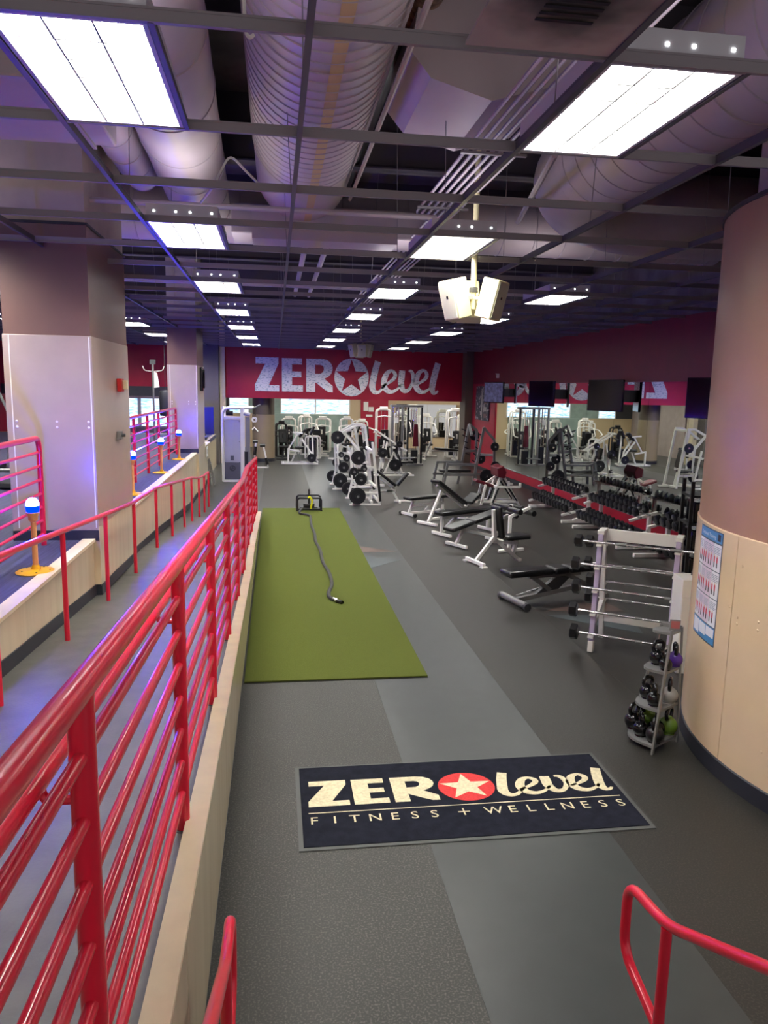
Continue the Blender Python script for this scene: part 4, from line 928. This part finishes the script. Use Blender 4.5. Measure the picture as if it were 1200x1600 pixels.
plate((1.70, 20.98, 1.45), .18, 'black weight plate on the raised arm of the lever press machine'); plate((2.54, 20.9, 1.24), .145, 'black weight plate on the right post of the lever press machine')
G().cyl((.34, -.62, 1.24), (.34, -.3, 1.24), .0265, 10).build('peg', CHROME, t)
# right machine
t = thing('leverage_row_machine', 'white leverage row machine with plates low on its front, left of the tall cable tower', 'exercise machine', (2.9, 24.6, 0))
bars(t, [((0, -.35, .03), (1.57, -.35, .03)), ((0, .35, .03), (1.57, .35, .03)), ((1.5, -.35, .03), (1.5, .35, .03)), ((.05, -.35, .03), (.05, .35, .03)), ((.35, -.15, 1.45), (1.31, -.15, .83)), ((.35, .15, 1.45), (1.31, .15, .83)), ((.95, 0, .75), (.65, 0, .05)), ((.95, 0, .75), (1.25, 0, .05)), ((.95, -.15, .9), (.95, .15, .9)), ((.35, -.3, 1.45), (.35, .3, 1.45)), ((.5, -.3, .03), (.67, -.3, 1.1)), ((.5, .3, .03), (.67, .3, 1.1)), ((1.31, -.3, .83), (1.31, .3, .83))], w=.06)
G().bar((1.02, -.38, .72), (1.16, -.38, .34), .07, .06).build('guard_strip', VINYL, t, smooth=None)
pad(t, (1.2, 0, .43), (1.6, 0, .43), .3, .08); pad(t, (.78, 0, .55), (.72, 0, .95), .3, .08, name='chest_pad')
for (x, z, R, w) in ((3.83, .37, .20, 'lowest'), (3.42, .76, .155, 'left middle'), (3.96, 1.04, .105, 'upper right'), (3.41, .19, .062, 'small floor level')):
    plate((x, 24.18, z), R, 'black plate, %s one on the leverage row machine' % w)
    G().cyl((x - 2.9, -.55, z), (x - 2.9, -.3, z), .0265, 10).build('peg', CHROME, t)
    bars(t, [((x - 2.9, -.33, max(z, .1)), (x - 2.9 + .02, -.33, .06))], 'post', w=.045)
# olympic bench in grey by the mirror
t = thing('squat_bench_rack', 'grey steel bench press rack with leaning uprights beside the mirror', 'exercise machine', (4.7, 22.3, 0))
bars(t, [((0, 0, 0), (.12, 0, .68)), ((.32, .0, .0), (.36, 0, .66)), ((.12, 0, .66), (.90, 0, .66)), ((.36, -.35, .62), (1.25, -.35, .62)), ((.26, -.35, .0), (.36, -.35, .66)), ((0, 0, .31), (.80, 0, .31)), ((.26, -.35, .31), (1.2, -.35, .31)), ((.77, 0, .0), (1.06, 0, 1.80)), ((1.14, -.35, .0), (1.42, -.35, 1.72)), ((1.06, 0, 1.80), (1.30, 0, 1.62)), ((1.42, -.35, 1.72), (1.75, -.35, 1.36)), ((1.30, 0, 1.62), (1.32, 0, .0)), ((1.75, -.35, 1.36), (1.80, -.35, .0)), ((1.06, 0, 1.78), (1.06, -.35, 1.5)), ((1.32, 0, .9), (1.78, -.35, .9)), ((1.32, 0, .31), (1.78, -.35, .31)), ((.9, 0, 1.0), (1.3, 0, 1.0))], m=GREYM, w=.07, h=.07)
for i in range(5): G().bar((.98 + .035 * i - .02, -.03, 1.3 - .18 * i + .3), (.88 + .035 * i - .06, -.03, 1.36 - .18 * i + .3), .03).build('hook', BLACK, t, smooth=None)
for i in range(5): G().bar((1.33 - .04 * i, -.38, 1.5 - .2 * i), (1.24 - .04 * i, -.38, 1.56 - .2 * i), .03).build('hook', BLACK, t, smooth=None)
pad(t, (.15, -.17, .42), (1.1, -.17, .42), .28, .08, name='seat')
for i, (x, y, z, R) in enumerate([(5.99, 22.50, 1.45, .15), (6.12, 22.2, .77, .15), (6.42, 21.75, 1.17, .13), (6.46, 21.75, .60, .14), (6.2, 21.75, .30, .2)]):
    plate((x, y, z), R, 'black plate on the grey bench rack, %s' % ['topmost and farthest', 'farther one at waist height', 'right one at shoulder height', 'right one at knee height', 'biggest one near the floor'][i])
    G().cyl((x - 4.7, y - 22.3 - .1, z), (x - 4.7, (0 if y > 22 else -.35), z), .0265, 8).build('peg', CHROME, t)
    G().bar((x - 4.7, (0 if y > 22 else -.35), z), (1.31 if y > 22 else 1.77, (0 if y > 22 else -.35), z), .04).build('peg_arm', GREYM, t, smooth=None)
# T-machine at far centre-left with one plate
def lever_small(name, lb, loc, rz, white=WHITE, pl=None):
    t = thing(name, lb, 'exercise machine', loc, rz)
    bars(t, [((-.06, 0, .06), (1.25, 0, .06)), ((-.06, .6, .06), (1.1, .6, .06)), ((.0, 0, .06), (.0, .6, .06)), ((1.2, 0, .06), (1.1, .6, .06)), ((.18, 0, .06), (.18, 0, .60)), ((.18, .3, .55), (.55, .3, 1.15)), ((.35, .1, 1.18), (.70, .1, 1.15)), ((.55, .3, 1.15), (.9, .3, .60)), ((.65, .0, .95), (1.25, 0, .12)), ((.9, .3, .60), (1.0, .3, .08)), ((.3, .5, .06), (.75, .5, 1.1)), ((.18, 0, .58), (.6, 0, .5))], m=white, w=.06)
    pad(t, (.58, .3, 1.0), (.82, .3, 1.30), .30, .09, name='back_pad'); pad(t, (.42, .3, .62), (.75, .3, .62), .32, .09); pad(t, (.98, .3, 1.08), (1.12, .3, 1.40), .30, .09, name='chest_pad')
    bars(t, [((1.05, .3, 1.2), (1.1, .3, .08))], m=white, w=.05)
    G().cyl((1.02, -.12, .27), (1.02, .1, .27), .02, 8).build('peg', CHROME, t)
    return t
lever_small('seated_row_machine', 'white plate loaded machine with black pads at the far left of the gym', (.28, 27.6, 0), 0)
plate((1.30, 27.53, .27), .16, 'black plate low on the plate loaded machine at the far left')
# cable machine at the end of the ramp
t = thing('cable_machine', 'white cable machine with a pale weight stack shroud at the end of the ramp', 'exercise machine', (-1.5, 22.4, 0))
G().tube(bend([(0, 0, .04), (0, 0, 2.16), (.85, 0, 2.18)], .18, 6), .042, 10).build('frame', WHITE, t)
G().tube(bend([(0, .7, .04), (0, .7, 2.16), (.85, .7, 2.18)], .18, 6), .042, 10).build('frame', WHITE, t)
G().box(.50, .60, -.05, .05, .02, 2.16).build('upright', WHITE, t, bevel=.01); G().box(.50, .60, .65, .75, .02, 2.16).build('upright', WHITE, t, bevel=.01)
for y in (0, .7): G().box(0, .52, y - .03, y + .03, .03, .09).build('base_bar', WHITE, t, smooth=None); G().box(.02, .52, y - .03, y + .03, 1.84, 1.90).build('top_bar', WHITE, t, smooth=None)
for x in (0, .85): G().cyl((x, 0, 2.17), (x, .7, 2.17), .03).build('top_tube', WHITE, t)
G().box(.04, .49, -.01, .01, .60, 1.83).build('shroud', SHR, t, bevel=.004); G().box(.04, .49, -.012, .012, .10, .60).build('lower_shroud', SHRD, t, bevel=.004)
G().box(.22, .30, -.02, -.012, .72, 1.78).build('shroud_rib', SHR, t, bevel=.004); G().box(.21, .31, -.024, -.012, .66, .80).build('shroud_window', SHRD, t, smooth=None)
G().tube([(.265 + .075 * math.cos(a / 16 * 6.283), -.018, .43 + .075 * math.sin(a / 16 * 6.283)) for a in range(16)], .009, 5, closed=True).build('emblem', BASEB, t)
G().tube([(.225, -.018, .385), (.27, -.018, .47), (.30, -.018, .47)], .008, 5).build('emblem', BASEB, t); G().tube([(.24, -.018, .42), (.31, -.018, .43)], .008, 5).build('emblem', BASEB, t)
for z in (.15, .6, 1.2, 1.78):
    for x in (.06, .47): G().lathe([(0, 0), (.012, 0), (.01, .006), (0, .008)], (x, -.012, z), (0, -1, 0), 8).build('bolt', DGREY, t)
G().box(.1, .42, .1, .3, .1, 1.1).build('weight_stack', BLACK, t, smooth=None)
G().box(.64, .76, .2, .5, .02, 1.9).build('column', GREYM, t, smooth=None); G().box(.60, .70, .18, .52, .05, .9).build('cover', RUBB, t, smooth=None)
G().cyl((.6, -.02, 2.02), (.78, -.02, 1.98), .06).build('motor', SHR, t); G().cyl((.10, -.08, 2.02), (.30, -.08, 2.02), .07).build('roller', VINYL, t)
G().tube(bend([(.82, 0, 2.16), (.95, 0, 2.20), (1.08, 0, 2.28)], .03), .022).build('pulley_arm', GREYM, t); G().tube([(.98, 0, 2.2), (.93, 0, 1.96), (.9, 0, 1.84)], .006, 5).build('cable', BLACK, t)
G().lathe([(.03, -.02), (.075, -.02), (.085, 0), (.075, .02), (.03, .02)], (.90, .0, 1.84), (0, 1, 0), 18).build('pulley', WHITE, t)
G().tube([(.83, 0, 1.55), (.90, 0, 1.62), (1.0, 0, 1.5)], .02, 6).build('handle', WHITE, t)
t = thing('step_ladder', 'small folded aluminium step ladder leaning on the end of the knee wall', 'ladder', (-1.86, 21.6, 0))
for y in (0, .35): G().tube([(.02, y, 0), (.0, y, .75)], .018, 6).build('rail', GREYM, t); G().tube([(.16, y, 0), (.02, y, .70)], .018, 6).build('rail', GREYM, t)
for z in (.2, .42, .62): G().box(-.01, .06, 0, .35, z, z + .02).build('step', DGREY, t, smooth=None)
t = thing('wall_sign_holder', 'small white sign plate on the end of the knee wall', 'sign', (-1.93, 21.8, .80))
G().box(0, .012, 0, .5, 0, .28).build('plate', WHITE, t, smooth=None); G().box(.012, .015, .18, .32, .08, .20).build('print', BLACK, t, smooth=None)
t = thing('abductor_machine', 'white stand with black rollers in front of the round column', 'exercise machine', (-.75, 26.6, 0))
bars(t, [((0, 0, .02), (.5, 0, .02)), ((.5, 0, .02), (.34, 0, .75)), ((.02, 0, .02), (.08, 0, .9))], w=.045)
for a, b in (((.42, -.02, .35), (.48, -.02, .12)), ((.04, -.02, .45), (.07, -.02, .75)), ((.22, 0, .78), (.40, 0, .78)), ((-.02, 0, .92), (.15, 0, .92))): G().cyl(a, b, .055).build('roller', VINYL, t)
# tall cable tower
t = thing('cable_tower', 'tall grey and black cable crossover tower under the right end of the sign', 'exercise machine', (4.27, 28.0, 0))
for x in (.02, .40, .62, 1.14): G().box(x - .03, x + .03, -.05, .05, 0, 2.2).build('upright', BLACK if x in (.62, 1.14) else GREYM, t, smooth=None)
for x in (.10, .20, .30, .50): G().cyl((x, .2, 0), (x, .2, 2.15), .02).build('guide_rod', CHROME if x != .5 else WHITE, t)
for x in (.76, .84, .92): G().cyl((x, .0, .1), (x, .0, 2.1), .014).build('guide_rod', CHROME, t)
G().box(-.02, 1.18, -.06, .3, 2.14, 2.22).build('top_beam', GREYM, t, smooth=None); G().box(.58, 1.18, -.3, .3, 0, .06).build('base', GREYM, t, smooth=None); G().box(-.02, .6, -.05, .3, 0, .06).build('base', GREYM, t, smooth=None)
G().prism([(.80, .70), (1.02, .70), (.98, 1.52), (.84, 1.52)], -.12, -.05, lambda u, v, h: (u, h, v)).build('back_pad', MAROON, t, smooth=None, bevel=.01)
G().box(.76, 1.0, -.04, .1, .06, .55).build('weight_stack', BLACK, t, smooth=None); G().box(.1, .32, .1, .3, .06, .7).build('weight_stack', BLACK, t, smooth=None)
G().box(.12, .26, -.03, 0, 1.55, 1.75).build('notice', WHITE, t, smooth=None); G().bar((.35, -.1, .25), (.9, -.4, .3), .16, .05).build('foot_board', GREYM, t, bevel=.01)
# back room machines: loop frame, weight stack, seat, pads, arm
def selector(lb, x, y, rz, w=.6, h=1.55, col_=WHITE, arm=True, loop=True):
    t = thing('selector_machine', lb, 'exercise machine', (x, y, 0), R_(rz), 'white weight machines in the back room')
    for yy in (0, .35):
        G().tube(bend([(0, yy, .04), (0, yy, h), (w, yy, h), (w, yy, .04)], .12, 3), .035, 8).build('frame', col_, t)
    G().box(.12, w - .12, .08, .27, .1, .75).build('weight_stack', BLACK, t, smooth=None)
    for q in (.2, w - .2): G().cyl((q, .17, .1), (q, .17, h - .05), .012, 6).build('guide_rod', CHROME, t)
    if loop: G().box(w * .2, w * .8, -.05, .05, h - .02, h + .12).build('head_plate', col_, t, bevel=.02)
    bars(t, [((w / 2, 0, .05), (w / 2, -1.1, .05)), ((w / 2 - .3, -1.05, .04), (w / 2 + .3, -1.05, .04)), ((w / 2, -.75, .05), (w / 2, -.65, .45)), ((w / 2, -.3, .05), (w / 2, -.42, 1.0)), ((0, 0, .05), (w, 0, .05))], m=col_, w=.055)
    pad(t, (w / 2, -.45, .48), (w / 2, -.85, .48), .36, .09); pad(t, (w / 2, -.42, .6), (w / 2, -.32, 1.15), .32, .09, name='back_pad')
    if arm:
        for s in (-1, 1): G().tube(bend([(w / 2, -.2, h - .25), (w / 2 + s * .35, -.25, h - .3), (w / 2 + s * .38, -.65, .95), (w / 2 + s * .2, -.75, .9)], .1, 3), .026, 7).build('lever_arm', col_, t)
    return t
for a in [('white weight machine below the left window, first from the round column', .30, 32.8, 0, .55, 1.45), ('white weight machine with a tall hooped frame below the left window', 1.05, 31.6, 15, .45, 1.6), ('white weight machine between the two bright windows', 1.75, 33.2, -10, .6, 1.45), ('white weight machine with black seat below the right window', 2.75, 32.2, 0, .5, 1.5),
          ('white weight machine at the right end of the bright windows', 3.55, 33.6, 20, .55, 1.35), ('white weight machine before the dark red panel', 4.15, 31.2, 0, .55, 1.95), ('white weight machine left of the big back mirror', 5.2, 33.3, 0, .6, 1.7), ('white weight machine in front of the back mirror', 6.2, 32.6, 0, .55, 1.65), ('white weight machine nearest the right pillar', 7.1, 31.0, 0, .6, 1.95), ('white weight machine at the far right of the back room', 8.2, 33.5, 0, .6, 1.7)]: selector(*a)
selector('low white weight machine just right of the loop framed one', 1.75, 30.0, 160, .5, .9, WHITE, False, False)
selector('dark grey weight machine beside the round column', .05, 30.6, 5, .4, 1.35, DGREY)
lever_small('seated_row_machine', 'white plate machine standing in the back room behind the lever press', (2.35, 29.2, 0), .4)
t = thing('weight_bench', 'white bench with a barbell plate at the foot of the back mirror', 'bench', (5.9, 29.8, 0))
pad(t, (.4, 0, .48), (1.4, 0, .42), .28, .08); bars(t, [((0, 0, .05), (.25, 0, .75)), ((.1, 0, .4), (1.3, 0, .38)), ((1.2, 0, .04), (1.2, 0, .38)), ((0, -.3, .04), (0, .3, .04)), ((1.2, -.3, .04), (1.2, .3, .04))])
# notices on the red panel, speaker on wall
for i, (x, z, w, h) in enumerate([(4.12, 1.75, .22, .42), (4.36, 1.72, .24, .22), (4.25, 1.48, .3, .1)]):
    o = G().box(x, x + w, 35.85, 35.88, z, z + h).build('notice', WHITE, None, smooth=None); tag(o, 'white notice on the dark red back panel, %s one' % ['left', 'right', 'lowest'][i], 'notice')
# ================================================================ TVs, POSTERS
def tv(y, lb, W_=1.02, tilt=70, scr=None):
    t = thing('television', lb, 'television', (7.10, y, 2.75), R_(180 - tilt))
    # local +x runs from the near edge to the far edge, +y is the screen normal
    G().box(0, W_, -.05, 0, -.33, .33).build('bezel', TVB, t, bevel=.008)
    G().box(.025, W_ - .025, 0, .004, -.295, .305).build('screen', scr or SHINY, t, smooth=None)
    G().bar((.12, -.04, .0), (.055, -.25, .0), .08, .25).build('mount', DGREY, t, smooth=None)
    return t
SCR = mat('lit_screen', srgb(70, 74, 100), .3, noise=(9, .8)); SCR.node_tree.nodes['Principled BSDF'].inputs['Emission Color'].default_value = srgb(60, 60, 90); SCR.node_tree.nodes['Principled BSDF'].inputs['Emission Strength'].default_value = .35
tv(23.4, 'television showing a picture, farthest of the row above the mirrors', scr=SCR); tv(18.95, 'dark television, second from the far end above the mirrors'); tv(15.0, 'dark television, third from the far end above the mirrors'); tv(10.95, 'dark television, nearest of the row, next to the round column')
t = thing('wall_chart', 'tall dark exercise chart on the red wall at the end of the mirrors', 'poster', (7.29, 25.55, 1.76))
G().box(-.02, .0, 0, 1.75, 0, 1.2).build('sheet', POST, t, smooth=None); G().box(-.024, -.02, .85, 1.0, .1, 1.12).build('print_column', KGRY, t, smooth=None)
for k in range(4): G().box(-.024, -.02, .3, .65, .1 + k * .24, .24 + k * .24).build('print_block', KGRY if k % 2 else MAROON, t, smooth=None)
t = thing('wall_camera', 'small white sensor on the red wall above the chart', 'sensor', (7.28, 24.6, 3.27))
G().box(-.06, .02, -.05, .05, -.05, .1).build('body', WHITE, t, bevel=.01); G().box(-.09, -.05, -.03, .03, .07, .1).build('hood', WHITE, t, smooth=None)
# poster on the round column
pc = thing('exercise_poster', 'tall blue and white kettlebell exercise poster on the round column', 'poster')
PB = mat('poster_blue', srgb(74, 140, 196), .4); PW = mat('poster_white', srgb(232, 234, 240), .4); PE = mat('poster_edge', srgb(70, 84, 104), .5); PK = mat('poster_red', srgb(200, 50, 80), .5); PG = mat('poster_print', srgb(150, 160, 176), .5); PL_ = mat('poster_pink', srgb(222, 206, 222), .5)
A_0, A_1, Z0, Z1 = 161.0, 174.3, .93, 1.80
def patch(u0, u1, v0, v1, off, m, name):
    g = G(); n = max(1, int((u1 - u0) * 12)); vs = []
    for i in range(n + 1):
        a = math.radians(A_0 + (A_1 - A_0) * (u0 + (u1 - u0) * i / n))
        for (r, v) in ((CR + .013 + off, v0), (CR + .013 + off, v1), (CR + .0125, v1), (CR + .0125, v0)): vs.append((CX + r * math.cos(a), CY + r * math.sin(a), Z0 + (Z1 - Z0) * v))
    fs = [(4 * i + j, 4 * i + (j + 1) % 4, 4 * i + 4 + (j + 1) % 4, 4 * i + 4 + j) for i in range(n) for j in range(4)] + [(0, 1, 2, 3), (4 * n, 4 * n + 1, 4 * n + 2, 4 * n + 3)]
    return g.add(vs, fs).build(name, m, pc, smooth=None)
patch(0, 1, 0, 1, .0012, PE, 'sheet'); patch(.02, .98, .905, .99, .0020, PB, 'header'); patch(.02, .98, .012, .16, .0020, PB, 'footer')
for i in range(3): patch(.05 + .31 * i, .34 + .31 * i, .03 + .02 * i, .15, .0026, PW, 'footer_panel')
for r in range(3):
    v0 = .17 + .243 * r
    for c, (u0, u1) in enumerate(((.02, .22), (.23, .46), (.47, .70), (.71, .98))):
        patch(u0, u1, v0, v0 + .235, .0020, PL_ if c in (1, 2) else PW, 'panel')
        for q in range(5): patch(u0 + .02, u1 - .02 - .02 * (q % 3), v0 + .205 - .014 * q, v0 + .211 - .014 * q, .0026, PG, 'print_line')
        for f in range(2):
            uu = u0 + .03 + f * .1
            patch(uu, uu + .045, v0 + .075, v0 + .125, .0026, PK, 'figure_top'); patch(uu + .012, uu + .035, v0 + .125, v0 + .142, .0026, TANP, 'figure_head'); patch(uu + .005, uu + .04, v0 + .03, v0 + .075, .0026, BASEB, 'figure_legs')
s_ = 'Kettlebell Training'; vs, fs = text_polys(s_, 1.0); wmax = max(v[0] for v in vs)
G().add([(CX + (CR + .0158) * math.cos(math.radians(A_0 + (A_1 - A_0) * (.10 + .66 * v[0] / wmax))), CY + (CR + .0158) * math.sin(math.radians(A_0 + (A_1 - A_0) * (.10 + .66 * v[0] / wmax))), Z0 + (Z1 - Z0) * (.93 + .045 * v[1])) for v in vs], fs).build('title', PW, pc, smooth=None)
patch(.83, .93, .92, .98, .0026, BASEB, 'badge')
# ================================================================ CARDIO ON THE DECK
def cardio(lb, x, y, rz, z=1.115):
    t = thing('elliptical_trainer', lb, 'exercise machine', (x, y, z), R_(rz))
    G().box(-.3, .3, 0, 1.6, .02, .12).build('base', DGREY, t, bevel=.02); G().lathe([(0, -.09), (.30, -.09), (.33, -.05), (.33, .05), (.30, .09), (0, .09)], (0, .35, .40), (1, 0, 0), 24).build('flywheel_cover', BLACK, t)
    G().tube([(0, .4, .6), (0, .62, 1.35)], .04, 8).build('mast', DGREY, t); G().box(-.22, .22, .55, .65, 1.32, 1.62).build('console', BLACK, t, bevel=.02)
    for s in (-1, 1):
        G().tube(bend([(s * .28, .75, .35), (s * .30, .62, 1.1), (s * .26, .85, 1.55)], .1), .022, 8).build('arm', GREYM, t); G().tube([(s * .18, .4, .3), (s * .18, 1.5, .28)], .03, 8).build('rail', GREYM, t); G().box(s * .18 - .07, s * .18 + .07, 1.0, 1.35, .33, .37).build('pedal', BLACK, t, smooth=None)
for a in [('dark elliptical trainer seen through the deck railing, nearer one', -3.35, 12.6, 75), ('dark elliptical trainer seen through the deck railing, middle one', -3.45, 15.0, 75), ('dark elliptical trainer seen through the deck railing, farther one', -3.5, 17.4, 75), ('dark elliptical trainer at the left edge of the picture', -4.0, 10.2, 75)]: cardio(*a)
t = thing('iv_stand', 'tall thin stand with curved hooks and a hanging white cloth beyond the deck', 'stand', (-3.50, 23.0, 1.115))
G().cyl((0, 0, 0), (0, 0, 2.3), .03).build('pole', GREYM, t); G().lathe([(0, 0), (.25, 0), (.25, .03), (0, .04)]).build('base', DGREY, t); G().box(-.08, .08, -.03, .03, 2.25, 2.38).build('head', DGREY, t, smooth=None)
G().tube(smoothpts([(-.28, 0, 2.2), (-.22, 0, 2.08), (0, 0, 2.05), (.25, 0, 2.08), (.32, 0, 2.2)]), .006, 6).build('hook', WHITE, t)
G().prism([(.04, 2.05), (.12, 2.0), (.18, 1.6), (.03, 1.58)], -.04, .0, lambda u, v, h: (u, h, v)).build('cloth', WHITE, t, smooth=None)
t = thing('punching_bag', 'dark hanging bag beyond the deck railing', 'bag', (-3.25, 23.6, 0))
G().lathe([(0, 1.85), (.16, 1.87), (.18, 1.95), (.18, 2.55), (.14, 2.62), (0, 2.63)]).build('bag', BASEB, t); G().cyl((0, 0, 2.62), (0, 0, 6.3), .010).build('chain', DGREY, t)
t = thing('blue_pad_stack', 'dark blue covered panel at the far end of the deck', 'panel', (-2.9, 26.9, 1.115))
G().box(0, .8, 0, .08, .0, .95).build('panel', mat('navy_panel', srgb(26, 26, 92), .5), t, bevel=.01)
t = thing('rower', 'low dark seat machine at the far end of the deck', 'exercise machine', (-2.5, 24.2, 1.115))
G().bar((0, 0, .45), (.30, .2, .12), .18, .12).build('seat', DGREY, t, bevel=.03); G().box(.0, .38, .0, .5, 0, .08).build('base', BLACK, t, smooth=None)
t = thing('treadmill', 'dark treadmill far away under the bright window beyond the deck', 'exercise machine', (-4.4, 21.0, 1.115))
G().box(-.4, .4, 0, 1.7, .02, .2).build('belt_deck', BLACK, t, bevel=.02); G().box(-.42, .42, .0, .12, 1.05, 1.35).build('console', BLACK, t, bevel=.02)
for s in (-.4, .4): G().tube([(s, .1, .2), (s, .05, 1.1)], .03).build('upright', DGREY, t)
